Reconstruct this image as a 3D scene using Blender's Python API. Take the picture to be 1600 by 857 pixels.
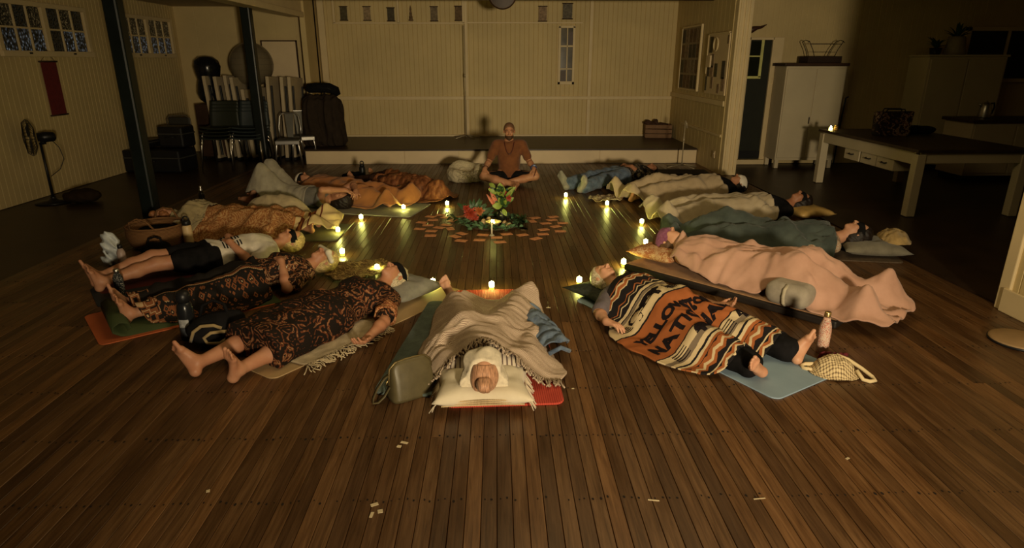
import bpy, bmesh, math, random
import numpy as np
from mathutils import Vector, Matrix, noise as mnoise

SC = bpy.context.scene
COL = SC.collection
for _o in list(bpy.data.objects):
    bpy.data.objects.remove(_o)
R = math.radians
random.seed(7)
RNG = np.random.RandomState(5)

# ------------------------------------------------------------------ camera
cam_d = bpy.data.cameras.new('camera')
cam_d.sensor_width = 36.0
cam_d.lens = 985.0 / 1600.0 * 36.0
cam_d.clip_start = 0.05
cam_d.clip_end = 100
cam = bpy.data.objects.new('camera', cam_d)
COL.objects.link(cam)
cam.location = (0, 0, 1.68)
cam.rotation_euler = (R(90) - math.atan(333.5 / 985.0), 0, R(-1.34))
SC.camera = cam

# ------------------------------------------------------------------ world and light
world = bpy.data.worlds.new('night')
SC.world = world
world.use_nodes = True
_bg = world.node_tree.nodes['Background']
_bg.inputs[0].default_value = (1.0, 0.66, 0.28, 1)
_bg.inputs[1].default_value = 0.012

def area_light(name, loc, target, size, power, color, shape='DISK'):
    d = bpy.data.lights.new(name, 'AREA')
    d.shape = shape
    d.size = size
    d.energy = power
    d.color = color
    o = bpy.data.objects.new(name, d)
    COL.objects.link(o)
    o.location = loc
    o.rotation_euler = (Vector(target) - Vector(loc)).to_track_quat('-Z', 'Y').to_euler()
    return o
# the one warm lamp left on in the hall, low behind the photographer to the right
lamp = area_light('warm_lamp', (1.45, -2.6, 1.5), (0.5, 8.0, 0.75), 0.5, 116, (1.0, 0.80, 0.50))
lamp.data.spread = R(84)
# added soft warm fill light under the ceiling, in place of bounced lamplight
area_light('ceiling_fill', (0.8, 4.0, 3.35), (0.8, 4.2, 0.0), 3.0, 42, (1.0, 0.76, 0.36))

SC.view_settings.view_transform = 'Standard'
SC.view_settings.look = 'None'
SC.view_settings.gamma = 1.0
SC.view_settings.exposure = 0.0
SC.view_settings.use_curve_mapping = False
try:
    SC.cycles.use_denoising = True
    SC.cycles.max_bounces = 6
    SC.cycles.sample_clamp_indirect = 3.0
    SC.cycles.caustics_reflective = False
    SC.cycles.caustics_refractive = False
except Exception:
    pass

# ------------------------------------------------------------------ material helpers
class NT:
    """small wrapper for writing node materials"""
    def __init__(s, name):
        s.m = bpy.data.materials.new(name)
        s.m.use_nodes = True
        s.t = s.m.node_tree
        s.b = s.t.nodes['Principled BSDF']
        s.b.inputs['Specular IOR Level'].default_value = 0.3
    def n(s, typ, props=None, **inp):
        nd = s.t.nodes.new('ShaderNode' + typ)
        for k, v in (props or {}).items():
            setattr(nd, k, v)
        for k, v in inp.items():
            key = int(k[1:]) if k[0] == '_' else k.replace('_', ' ')
            s.set(nd.inputs[key], v)
        return nd
    def set(s, sock, v):
        if isinstance(v, bpy.types.NodeSocket):
            s.t.links.new(v, sock)
        elif isinstance(v, bpy.types.Node):
            s.t.links.new(v.outputs[0], sock)
        else:
            if isinstance(v, tuple) and len(v) == 3 and sock.type == 'RGBA':
                v = (*v, 1)
            sock.default_value = v
    def math(s, op, a, b=0.0, c=None):
        kw = dict(_0=a, _1=b)
        if c is not None: kw['_2'] = c
        return s.n('Math', dict(operation=op), **kw).outputs[0]
    def ramp(s, fac, stops, interp='LINEAR'):
        r = s.n('ValToRGB', None, _0=fac)
        cr = r.color_ramp
        cr.interpolation = interp
        while len(cr.elements) < len(stops): cr.elements.new(0.5)
        for e, (p, c) in zip(cr.elements, stops):
            e.position = p
            e.color = (*c, 1)
        return r.outputs[0]
    def mix(s, f, a, b, bt='MIX'):
        nd = s.n('Mix', dict(data_type='RGBA', blend_type=bt))
        s.set(nd.inputs[0], f); s.set(nd.inputs[6], a); s.set(nd.inputs[7], b)
        return nd.outputs[2]
    def coord(s, which='Object', scale=(1, 1, 1)):
        c = s.n('TexCoord').outputs[which]
        mp = s.n('Mapping', None, _0=c)
        mp.inputs['Scale'].default_value = scale
        return mp.outputs[0]
    def noise(s, vec, scale, detail=3.0, rough=.55, dist=0.0):
        return s.n('TexNoise', None, Vector=vec, Scale=scale, Detail=detail, Roughness=rough, Distortion=dist)
    def bump(s, h, strength=.3, dist=.01):
        s.set(s.b.inputs['Normal'], s.n('Bump', None, Strength=strength, Distance=dist, Height=h).outputs[0])
    def done(s, col, rough=.7, metal=0.0, spec=None):
        s.set(s.b.inputs['Base Color'], col)
        s.set(s.b.inputs['Roughness'], rough)
        s.set(s.b.inputs['Metallic'], metal)
        if spec is not None: s.b.inputs['Specular IOR Level'].default_value = spec
        return s.m

def dk(c, f): return tuple(x * f for x in c)

def plain(name, col, rough=.55, metal=0.0, var=.18, scale=9.0, bump=0.0, spec=None):
    t = NT(name)
    nz = t.noise(t.coord(), scale, 4)
    c = t.ramp(nz.outputs[0], [(.3, dk(col, 1 - var)), (.7, dk(col, 1 + var * .6))])
    if bump: t.bump(nz.outputs[0], bump, .01)
    return t.done(c, rough, metal, spec)

def cloth(name, col, col2=None, scale=14.0, weave=260.0, bump=.35, which='Object', rough=.9):
    t = NT(name)
    v = t.coord(which)
    nz = t.noise(v, scale, 4)
    c = t.ramp(nz.outputs[0], [(.32, col2 or dk(col, .72)), (.68, col)])
    w = t.n('TexWave', dict(bands_direction='X'), Vector=v, Scale=weave, Distortion=1.5)
    h = t.math('ADD', t.math('MULTIPLY', w.outputs[1], .25), t.noise(v, 60, 3).outputs[0])
    t.bump(h, bump, .006)
    t.b.inputs['Sheen Weight'].default_value = .12 if max(col) > .06 else 0.0
    return t.done(c, rough, spec=.15 if max(col) > .03 else .06)

def batik(name, dark, mid, light, scale=9.0, freq=26.0, which='Object', amount=.55):
    """curling wax-resist ornament: rings round scattered cells, broken by noise"""
    t = NT(name)
    v = t.coord(which)
    nz = t.noise(v, scale * .7, 3)
    vv = t.n('VectorMath', dict(operation='MULTIPLY_ADD'), _0=nz.outputs[1], _1=(.16, .16, .16), _2=v).outputs[0]
    vo = t.n('TexVoronoi', dict(feature='F1'), Vector=vv, Scale=scale)
    ring = t.math('SINE', t.math('MULTIPLY', vo.outputs['Distance'], freq))
    fine = t.n('TexVoronoi', dict(feature='F1'), Vector=vv, Scale=scale * 5.5).outputs['Distance']
    k = t.math('ADD', t.math('MULTIPLY', ring, .28), t.math('MULTIPLY', fine, .75))
    big = t.noise(v, scale * .45, 2).outputs[0]
    k = t.math('ADD', k, t.math('MULTIPLY', t.math('SUBTRACT', big, .5), 1.3))
    c = t.ramp(k, [(0.0, dark), (amount - .1, dark), (amount - .04, mid), (amount + .12, mid), (amount + .18, light), (amount + .3, light), (amount + .34, dark)], 'CONSTANT')
    t.bump(t.noise(v, 70, 3).outputs[0], .25, .005)
    return t.done(c, .85, spec=.15)

def skin_mat(name, col):
    t = NT(name)
    v = t.coord()
    nz = t.noise(v, 11, 4)
    c = t.ramp(nz.outputs[0], [(.3, (col[0] * .86, col[1] * .74, col[2] * .7)), (.7, col)])
    t.bump(t.noise(v, 120, 3).outputs[0], .12, .003)
    t.b.inputs['Subsurface Weight'].default_value = 0.06
    t.b.inputs['Subsurface Radius'].default_value = (.02, .008, .004)
    return t.done(c, .52, spec=.35)

def hair_mat(name, col):
    t = NT(name)
    v = t.coord('Object', (9, 60, 60))
    nz = t.noise(v, 3.0, 4)
    c = t.ramp(nz.outputs[0], [(.35, dk(col, .45)), (.65, dk(col, 1.25))])
    t.bump(nz.outputs[0], .6, .006)
    return t.done(c, .5, spec=.35)

def emit(name, col, strength):
    t = NT(name)
    t.b.inputs['Emission Color'].default_value = (*col, 1)
    t.b.inputs['Emission Strength'].default_value = strength
    return t.done(col, .4)

# ------------------------------------------------------------------ object helpers
def link(o, parent=None):
    COL.objects.link(o)
    if parent is not None:
        o.parent = parent
    return o

def thing(name, label, cat, loc=(0, 0, 0), rz=0.0, group=None, scale=1.0):
    o = bpy.data.objects.new(name, None)
    o.empty_display_size = .1
    o.location = loc
    o.rotation_euler = (0, 0, rz)
    o.scale = (scale,) * 3
    tag(o, label, cat, group)
    return link(o)

def tag(o, label=None, cat=None, group=None, kind=None):
    if label: o['label'] = label
    if cat: o['category'] = cat
    if group: o['group'] = group
    if kind: o['kind'] = kind
    return o

def dup(root, loc=None, rz=None, label=None, group=None, rot=None):
    r = root.copy(); COL.objects.link(r)
    if loc is not None: r.location = loc
    if rz is not None: r.rotation_euler = (0, 0, rz)
    if rot is not None: r.rotation_euler = rot
    if label: r['label'] = label
    if group: r['group'] = group
    for ch in list(root.children):
        c = ch.copy(); COL.objects.link(c); c.parent = r
        for g in list(ch.children):
            d = g.copy(); COL.objects.link(d); d.parent = c
    return r

class MB:
    """collects polygons; build() links them as one mesh object"""
    def __init__(s): s.v = []; s.f = []
    def add(s, vs, fs):
        o = len(s.v)
        s.v += [tuple(p) for p in vs]
        s.f += [tuple(i + o for i in f) for f in fs]
        return s
    def box(s, c, d, rot=None):
        x, y, z = (k / 2 for k in d)
        vs = [Vector(p) for p in ((-x, -y, -z), (x, -y, -z), (x, y, -z), (-x, y, -z), (-x, -y, z), (x, -y, z), (x, y, z), (-x, y, z))]
        if rot is not None:
            m = rot if isinstance(rot, Matrix) else Matrix.Rotation(rot, 3, 'Z')
            vs = [m @ p for p in vs]
        c = Vector(c)
        return s.add([p + c for p in vs], [(3, 2, 1, 0), (4, 5, 6, 7), (0, 1, 5, 4), (1, 2, 6, 5), (2, 3, 7, 6), (3, 0, 4, 7)])
    def span(s, a, b):
        return s.box([(p + q) / 2 for p, q in zip(a, b)], [abs(q - p) for p, q in zip(a, b)])
    def tube(s, pts, r, n=8, cap=True):
        pts = [Vector(p) for p in pts]
        rs = r if isinstance(r, (list, tuple)) else [r] * len(pts)
        vs, fs = [], []
        ref = None
        for i, p in enumerate(pts):
            d = (pts[min(i + 1, len(pts) - 1)] - pts[max(i - 1, 0)]).normalized()
            if ref is None or abs(ref.dot(d)) > .98:
                ref = Vector((0, 0, 1)) if abs(d.z) < .9 else Vector((1, 0, 0))
            u = (ref - d * ref.dot(d)).normalized(); w = d.cross(u)
            ref = u
            for k in range(n):
                a = 2 * math.pi * k / n
                vs.append(p + (u * math.cos(a) + w * math.sin(a)) * rs[i])
        for i in range(len(pts) - 1):
            for k in range(n):
                a = i * n + k; b = i * n + (k + 1) % n
                fs.append((a, b, b + n, a + n))
        if cap:
            fs.append(tuple(reversed(range(n))))
            fs.append(tuple((len(pts) - 1) * n + k for k in range(n)))
        return s.add(vs, fs)
    def cyl(s, a, b, r0, r1=None, n=16): return s.tube([a, b], [r0, r0 if r1 is None else r1], n)
    def lathe(s, prof, c=(0, 0, 0), n=20, closed=True):
        vs, fs = [], []
        for r, z in prof:
            for k in range(n):
                a = 2 * math.pi * k / n
                vs.append((c[0] + r * math.cos(a), c[1] + r * math.sin(a), c[2] + z))
        for i in range(len(prof) - 1):
            for k in range(n):
                a = i * n + k; b = i * n + (k + 1) % n
                fs.append((a, b, b + n, a + n))
        if closed:
            fs.append(tuple(reversed(range(n))))
            fs.append(tuple((len(prof) - 1) * n + k for k in range(n)))
        return s.add(vs, fs)
    def ell(s, c, r, nu=16, nv=10, rot=None):
        vs, fs = [], []
        c = Vector(c)
        for i in range(nv + 1):
            th = math.pi * i / nv
            for k in range(nu):
                a = 2 * math.pi * k / nu
                p = Vector((r[0] * math.sin(th) * math.cos(a), r[1] * math.sin(th) * math.sin(a), r[2] * -math.cos(th)))
                vs.append(c + (rot @ p if rot is not None else p))
        for i in range(nv):
            for k in range(nu):
                a = i * nu + k; b = i * nu + (k + 1) % nu
                fs.append((a, b, b + nu, a + nu))
        return s.add(vs, fs)
    def torus(s, c, R0, r, n=28, m=8, rot=None, sq=(1, 1, 1)):
        pts = []
        vs, fs = [], []
        c = Vector(c)
        for i in range(n):
            a = 2 * math.pi * i / n
            for j in range(m):
                b = 2 * math.pi * j / m
                p = Vector(((R0 + r * math.cos(b)) * math.cos(a) * sq[0], (R0 + r * math.cos(b)) * math.sin(a) * sq[1], r * math.sin(b) * sq[2]))
                vs.append(c + (rot @ p if rot is not None else p))
        for i in range(n):
            for j in range(m):
                fs.append((i * m + j, ((i + 1) % n) * m + j, ((i + 1) % n) * m + (j + 1) % m, i * m + (j + 1) % m))
        return s.add(vs, fs)
    def prism(s, poly, z0, z1):
        n = len(poly)
        vs = [(x, y, z0) for x, y in poly] + [(x, y, z1) for x, y in poly]
        fs = [tuple(reversed(range(n))), tuple(range(n, 2 * n))]
        fs += [(i, (i + 1) % n, n + (i + 1) % n, n + i) for i in range(n)]
        return s.add(vs, fs)
    def mesh(s, name):
        me = bpy.data.meshes.new(name)
        me.from_pydata(s.v, [], s.f)
        me.update()
        return me
    def build(s, name, mat, parent=None, smooth=False, bevel=0.0, loc=None, rot=None, fixn=False):
        me = s.mesh(name)
        if fixn:
            bm = bmesh.new(); bm.from_mesh(me)
            bmesh.ops.recalc_face_normals(bm, faces=bm.faces)
            bm.to_mesh(me); bm.free()
        if mat is not None: me.materials.append(mat)
        if smooth: me.polygons.foreach_set('use_smooth', [True] * len(me.polygons))
        o = bpy.data.objects.new(name, me)
        if loc is not None: o.location = loc
        if rot is not None: o.rotation_euler = rot
        link(o, parent)
        if bevel:
            b = o.modifiers.new('bevel', 'BEVEL'); b.width = bevel; b.segments = 2; b.limit_method = 'ANGLE'
        return o

def struct(o): o['kind'] = 'structure'; return o

def np_obj(name, V, Q, mat, parent=None, smooth=True, uv=None):
    me = bpy.data.meshes.new(name)
    V = np.asarray(V, np.float32); Q = np.asarray(Q, np.int32)
    me.vertices.add(len(V)); me.vertices.foreach_set('co', V.ravel())
    me.loops.add(Q.size); me.loops.foreach_set('vertex_index', Q.ravel())
    me.polygons.add(len(Q))
    me.polygons.foreach_set('loop_start', np.arange(0, Q.size, Q.shape[1], dtype=np.int32))
    me.polygons.foreach_set('use_smooth', np.full(len(Q), smooth))
    if uv is not None:
        l = me.uv_layers.new(name='uv')
        l.data.foreach_set('uv', np.asarray(uv, np.float32)[Q.ravel()].ravel())
    me.update(calc_edges=True)
    me.validate()
    if mat is not None: me.materials.append(mat)
    o = bpy.data.objects.new(name, me)
    return link(o, parent)

# ------------------------------------------------------------------ smooth implicit bodies
def rc(a, r0, b, r1, k=.03, sq=None):
    return dict(t='c', a=np.array(a, float), b=np.array(b, float), r0=r0, r1=r1, k=k, sq=sq)
def el(c, r, k=.03, m=None, sub=False):
    return dict(t='e', c=np.array(c, float), r=np.array(r, float), k=k, m=None if m is None else np.array(m, float), sub=sub)
def ball(c, r, k=.02, sub=False): return el(c, (r, r, r), k, None, sub)

def sdf_field(prims, vox, infl=0.0):
    lo = np.full(3, 1e9); hi = -lo
    for p in prims:
        if p.get('sub'): continue
        if p['t'] == 'c':
            r = max(p['r0'], p['r1']) + infl
            lo = np.minimum(lo, np.minimum(p['a'], p['b']) - r); hi = np.maximum(hi, np.maximum(p['a'], p['b']) + r)
        else:
            r = p['r'].max() + infl
            lo = np.minimum(lo, p['c'] - r); hi = np.maximum(hi, p['c'] + r)
    lo -= 4 * vox; hi += 4 * vox
    n = np.ceil((hi - lo) / vox).astype(int) + 1
    F = np.full(n, .2, np.float32)
    ax = [lo[i] + vox * np.arange(n[i]) for i in range(3)]
    for p in prims:
        k = p['k']
        if p['t'] == 'c':
            r = max(p['r0'], p['r1']) + infl
            bl = np.minimum(p['a'], p['b']) - r; bh = np.maximum(p['a'], p['b']) + r
        else:
            r = p['r'].max() + infl
            bl = p['c'] - r; bh = p['c'] + r
        m = k + 2.5 * vox
        i0 = np.maximum(0, np.floor((bl - m - lo) / vox).astype(int)); i1 = np.minimum(n, np.ceil((bh + m - lo) / vox).astype(int) + 1)
        if (i1 <= i0).any(): continue
        w = tuple(slice(a, b) for a, b in zip(i0, i1))
        X = ax[0][w[0]][:, None, None]; Y = ax[1][w[1]][None, :, None]; Z = ax[2][w[2]][None, None, :]
        if p['t'] == 'c':
            sq = p['sq'] or (1, 1, 1)
            a = p['a']; ba = (p['b'] - a) / np.array(sq)
            px, py, pz = (X - a[0]) / sq[0], (Y - a[1]) / sq[1], (Z - a[2]) / sq[2]
            h = np.clip((px * ba[0] + py * ba[1] + pz * ba[2]) / max((ba ** 2).sum(), 1e-9), 0, 1)
            d = np.sqrt((px - h * ba[0]) ** 2 + (py - h * ba[1]) ** 2 + (pz - h * ba[2]) ** 2) - (p['r0'] + (p['r1'] - p['r0']) * h)
            d = d * min(sq) - infl
        else:
            px, py, pz = X - p['c'][0], Y - p['c'][1], Z - p['c'][2]
            if p['m'] is not None:
                mm = p['m']
                px, py, pz = (mm[i][0] * px + mm[i][1] * py + mm[i][2] * pz for i in range(3))
            r = p['r'] + (0 if p['sub'] else infl)
            k0 = np.sqrt((px / r[0]) ** 2 + (py / r[1]) ** 2 + (pz / r[2]) ** 2)
            k1 = np.sqrt((px / r[0] ** 2) ** 2 + (py / r[1] ** 2) ** 2 + (pz / r[2] ** 2) ** 2)
            d = k0 * (k0 - 1) / np.maximum(k1, 1e-6)
        f = F[w]
        if p.get('sub'):
            h = np.clip(.5 - .5 * (f + d) / k, 0, 1)
            F[w] = f * (1 - h) - d * h + k * h * (1 - h)
        else:
            h = np.clip(.5 + .5 * (f - d) / k, 0, 1)
            F[w] = f * (1 - h) + d * h - k * h * (1 - h)
    return F, lo, ax

def surface_nets(F, lo, vox):
    S = F < 0
    n = F.shape
    c = np.zeros((n[0] - 1, n[1] - 1, n[2] - 1), np.int8)
    offs = [(i, j, k) for i in (0, 1) for j in (0, 1) for k in (0, 1)]
    for i, j, k in offs:
        c += S[i:n[0] - 1 + i, j:n[1] - 1 + j, k:n[2] - 1 + k]
    act = np.argwhere((c > 0) & (c < 8))
    idx = np.full(c.shape, -1, np.int32)
    idx[tuple(act.T)] = np.arange(len(act))
    val = {o: F[act[:, 0] + o[0], act[:, 1] + o[1], act[:, 2] + o[2]] for o in offs}
    acc = np.zeros((len(act), 3)); cnt = np.zeros(len(act))
    for a in offs:
        for d in range(3):
            if a[d]: continue
            b = list(a); b[d] = 1; b = tuple(b)
            va, vb = val[a], val[b]
            m = (va < 0) != (vb < 0)
            t = np.where(m, va / np.where(m, va - vb, 1), 0)
            p = np.tile(np.array(a, float), (len(act), 1)); p[:, d] = t
            acc += p * m[:, None]; cnt += m
    V = (act + acc / cnt[:, None]) * vox + lo
    Q = []
    for d in range(3):
        sl0 = [slice(None)] * 3; sl1 = [slice(None)] * 3
        sl0[d] = slice(0, n[d] - 1); sl1[d] = slice(1, n[d])
        A = S[tuple(sl0)]; B = S[tuple(sl1)]
        e = np.argwhere(A != B)
        u, v = (d + 1) % 3, (d + 2) % 3
        e = e[(e[:, u] > 0) & (e[:, v] > 0) & (e[:, u] < n[u] - 1) & (e[:, v] < n[v] - 1)]
        flip = A[tuple(e.T)]
        q = []
        for du, dv in ((-1, -1), (0, -1), (0, 0), (-1, 0)):
            k = e.copy(); k[:, u] += du; k[:, v] += dv
            q.append(idx[tuple(k.T)])
        q = np.stack(q, 1)
        q[~flip] = q[~flip][:, ::-1]
        Q.append(q)
    return V, np.concatenate(Q)

def sdf_obj(name, prims, vox, mat, parent=None, infl=0.0, clips=(), wrinkle=0.0, wf=(30, 26, 22)):
    F, lo, ax = sdf_field(prims, vox, infl)
    X = ax[0][:, None, None]; Y = ax[1][None, :, None]; Z = ax[2][None, None, :]
    if wrinkle:
        F = F + wrinkle * (np.sin(X * wf[0] + 3 * np.sin(Y * 7 + Z * 5)) * np.sin(Y * wf[1] + 2 * np.sin(X * 9)) + .6 * np.sin(Z * wf[2] * 1.7 + X * wf[0] * 1.3 + 2 * np.sin(Y * 17)))
    for (p, nn) in clips:
        F = np.maximum(F, (X - p[0]) * nn[0] + (Y - p[1]) * nn[1] + (Z - p[2]) * nn[2])
    F[0] = F[-1] = .1; F[:, 0] = F[:, -1] = .1; F[:, :, 0] = F[:, :, -1] = .1
    V, Q = surface_nets(F.astype(np.float32), lo, vox)
    if len(Q) == 0:
        print('EMPTY', name); return None
    return np_obj(name, V, Q, mat, parent)

def unit(v):
    v = np.array(v, float); return v / max(np.linalg.norm(v), 1e-9)
# ------------------------------------------------------------------ people
def frame(up, face):
    u = unit(up); f = np.array(face, float); f = unit(f - u * f.dot(u)); s = np.cross(f, u)
    return u, f, s

def head_prims(C, up, face, jaw=True):
    u, f, s = frame(up, face); C = np.array(C, float)
    m = np.stack([s, f, u])
    P = lambda a, b, c: C + s * a + f * b + u * c
    pr = [el(P(0, -.012, .035), (.073, .094, .082), .02, m), el(P(0, .022, -.04), (.058, .066, .072), .025, m),
          ball(P(0, .062, -.094), .021, .02),
          rc(P(-.036, .078, .020), .010, P(.036, .078, .020), .010, .018),
          ball(P(.036, .062, -.026), .022, .02), ball(P(-.036, .062, -.026), .022, .02)]
    for q in (-1, 1): pr.append(el(P(q * .030, .097, .0), (.017, .014, .012), .012, m, True))
    for q in (-1, 1): pr.append(el(P(q * .030, .076, .0), (.014, .012, .011), .004, m))
    pr += [rc(P(0, .088, .010), .009, P(0, .109, -.030), .0125, .008), ball(P(.012, .096, -.033), .0095, .006), ball(P(-.012, .096, -.033), .0095, .006),
           rc(P(-.018, .083, -.058), .0055, P(.018, .083, -.058), .0055, .004), rc(P(-.015, .082, -.068), .0065, P(.015, .082, -.068), .0065, .004),
           el(P(.074, -.012, -.004), (.010, .020, .031), .006, m), el(P(-.074, -.012, -.004), (.010, .020, .031), .006, m)]
    return pr

def hand_prims(w, d, n, thumb, curl=.35, size=1.0):
    """w wrist, d along the hand, n where the palm faces, thumb +-1: side of the thumb"""
    d = unit(d); n = np.array(n, float); n = unit(n - d * n.dot(d)); b = np.cross(d, n) * thumb
    w = np.array(w, float); z = size
    pr = [rc(w, .024 * z, w + d * .03 * z, .024 * z, .02, None)]
    for off, ln, sp in ((.031, .95, .10), (.0105, 1.06, .03), (-.0105, 1.0, -.04), (-.030, .8, -.13)):
        base = w + d * (.088 - abs(off - .005) * .25) * z + b * off * z
        pr.append(rc(w + b * off * .45 * z + d * .012, .017 * z, base, .0115 * z, .014))
        dd = unit(d + b * sp)
        d1 = unit(dd * math.cos(curl) + n * math.sin(curl)); d2 = unit(dd * math.cos(curl * 2.3) + n * math.sin(curl * 2.3))
        k1 = base + d1 * .042 * ln * z; k2 = k1 + d2 * .036 * ln * z
        pr.append(rc(base, .0098 * z, k1, .0088 * z, .004)); pr.append(rc(k1, .0088 * z, k2, .0072 * z, .004))
    t0 = w + d * .022 * z + b * .022 * z; t1 = t0 + (b * .038 + d * .034 + n * .012) * z; t2 = t1 + (b * .012 + d * .036 + n * .010) * z
    pr.append(rc(t0, .016 * z, t1, .0115 * z, .008)); pr.append(rc(t1, .0112 * z, t2, .0085 * z, .004))
    return pr

def foot_prims(a, leg, toe, big, size=1.0):
    """a ankle, leg = direction knee->ankle, toe = direction of the toes, big +-1: side of the big toe along leg x toe"""
    l = unit(leg); t = np.array(toe, float); t = unit(t - l * t.dot(l) * .8); w = unit(np.cross(l, t)) * big
    l = unit(l - t * t.dot(l))
    a = np.array(a, float); z = size
    heel = a + l * .038 * z - t * .032 * z
    ballc = a + l * .040 * z + t * .118 * z
    pr = [ball(a, .036 * z, .02), ball(heel, .031 * z, .02), rc(a + t * .012, .037 * z, ballc + w * .010 * z - l * .006, .023 * z, .025),
          rc(heel, .028 * z, ballc - w * .026 * z, .017 * z, .02), rc(ballc + w * .024 * z, .021 * z, ballc - w * .028 * z, .015 * z, .012)]
    for i, (o, ln, r) in enumerate(((.030, .046, .0135), (.009, .046, .0098), (-.008, .040, .009), (-.023, .032, .0085), (-.036, .022, .008))):
        b0 = ballc + w * o * z + t * .008 * z + l * .004
        pr.append(rc(b0, r * z, b0 + t * ln * z + l * .004 - l * .006 * math.sin(i), r * .95 * z, .005))
    return pr

def lie(**over):
    """joints of somebody lying face up: x to the crown, z up; side P is +y, side N is -y"""
    J = dict(head=(.72, 0, .12), up=(1, 0, 0), face=(.1, 0, 1), neck=(.56, 0, .10), pel=(0, 0, .115), chest=(.36, 0, .125))
    for k, s in (('P', 1), ('N', -1)):
        J['hip' + k] = (0, s * .085, .11); J['knee' + k] = (-.43, s * .12, .10); J['ank' + k] = (-.83, s * .15, .075)
        J['toe' + k] = (-.35, s * .5, .8)
        J['sho' + k] = (.48, s * .165, .105); J['elb' + k] = (.22, s * .27, .065); J['wri' + k] = (-.02, s * .32, .05)
        J['hd' + k] = (-1, s * .1, -.1); J['pn' + k] = (0, -s * .3, 1); J['curl' + k] = .4
    J.update(over)
    return J

def body_prims(J, female=False, stout=1.0, feet=True, hands=True, head=True, thumb=1):
    A = {k: np.array(v, float) for k, v in J.items() if isinstance(v, tuple)}
    pel, ch, nk, hd = A['pel'], A['chest'], A['neck'], A['head']
    spine = unit(ch - pel)
    across = unit(A['hipP'] - A['hipN'])
    front = np.cross(spine, across)
    if 'front' in A: front = unit(A['front'])
    m = np.stack([spine, across, front])
    bel = pel * .52 + ch * .48
    pr = [rc(pel + across * .065, .112 * stout, pel - across * .065, .112 * stout, .04), el(bel, (.17, .145 * stout, .105 * stout), .05, m),
          el(ch, (.19, .16 * stout, .108 * stout), .05, m)]
    pr += [rc(A['shoP'] * .8 + A['shoN'] * .2, .07, A['shoN'] * .8 + A['shoP'] * .2, .07, .05)]
    if female:
        for q in (-1, 1): pr.append(el(ch + across * q * .075 + front * .075, (.075, .07, .05), .03, m))
    pr.append(rc(nk - spine * .03, .062, hd - unit(A['up']) * .055 - unit(A['face']) * .015, .052, .03))
    for k, s in (('P', 1), ('N', -1)):
        hp, kn, an = A['hip' + k], A['knee' + k], A['ank' + k]
        mid = kn * .62 + an * .38
        pr += [rc(hp, .088 * stout, kn, .056, .04), rc(kn, .053, mid, .053, .03), rc(mid, .053, an, .034, .03)]
        if feet: pr += foot_prims(an, an - kn, A['toe' + k], J.get('big' + k, s * J.get('bigsign', -1)))
        sh, eb, wr = A['sho' + k], A['elb' + k], A['wri' + k]
        m2 = eb * .7 + wr * .3
        pr += [rc(sh, .056, eb, .039, .03), rc(eb, .038, m2, .041, .02), rc(m2, .041, wr, .027, .02)]
        if hands: pr += hand_prims(wr, A['hd' + k], A['pn' + k], s * J.get('thumb' + k, thumb), J['curl' + k])
    if head: pr += head_prims(hd, J['up'], J['face'])
    return pr

def torso_prims(J, female=False, stout=1.0, sleeve=.55, low=-.06):
    b = body_prims(J, female, stout, False, False, False)
    A = {k: np.array(v, float) for k, v in J.items() if isinstance(v, tuple)}
    out = b[:4 + (2 if female else 0)]
    for k in ('P', 'N'):
        sh, eb, wr = A['sho' + k], A['elb' + k], A['wri' + k]
        if sleeve <= 1:
            out.append(rc(sh, .060, sh + (eb - sh) * sleeve, .052, .03))
        else:
            out += [rc(sh, .060, eb, .047, .03), rc(eb, .046, eb + (wr - eb) * (sleeve - 1), .038, .02)]
    return out

def leg_prims(J, upto=1.9, stout=1.0, loose=.012):
    """trouser legs; upto 1 = knee, 2 = ankle"""
    A = {k: np.array(v, float) for k, v in J.items() if isinstance(v, tuple)}
    pel = A['pel']; ac = unit(A['hipP'] - A['hipN'])
    out = [rc(pel + ac * .065, .112 * stout, pel - ac * .065, .112 * stout, .04)]
    for k in ('P', 'N'):
        hp, kn, an = A['hip' + k], A['knee' + k], A['ank' + k]
        if upto <= 1:
            e = hp + (kn - hp) * upto
            out.append(rc(hp, .090 * stout + loose, e, .066 + loose, .03))
        else:
            out.append(rc(hp, .090 * stout + loose, kn, .058 + loose, .03))
            out.append(rc(kn, .058 + loose, kn + (an - kn) * (upto - 1), .045 + loose * 1.6, .02))
    return out

def hair_obj(J, mat, parent, vox=.007, kind='short', back=None, infl=.010, extra=()):
    u, f, s = frame(J['up'], J['face']); C = np.array(J['head'], float); m = np.stack([s, f, u])
    P = lambda a, b, c: C + s * a + f * b + u * c
    pr = [el(P(0, -.018, .037), (.073, .094, .082), .02, m)]
    if kind != 'short':
        pr.append(el(P(0, -.05, -.02), (.075, .06, .09), .03, m))
    pr += list(extra)
    fp = P(0, .045, .045) if kind != 'crop' else P(0, .02, .03)
    clip = [(fp, unit(f - u * .35))] if not extra else []
    return sdf_obj('hair', pr, vox, mat, parent, infl, clip, .0035, (90, 70, 80))

def mask_obj(J, mat, parent, vox=.007, name='eye_mask', h=(-.024, .036), infl=.009):
    u, f, s = frame(J['up'], J['face']); C = np.array(J['head'], float); m = np.stack([s, f, u])
    P = lambda a, b, c: C + s * a + f * b + u * c
    pr = [el(P(0, -.010, .03), (.077, .098, .085), .02, m), rc(P(-.03, .08, .005), .012, P(.03, .08, .005), .012, .02)]
    return sdf_obj(name, pr, vox, mat, parent, infl, [(P(0, 0, h[1]), u), (P(0, 0, h[0]), -u)])

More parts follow.
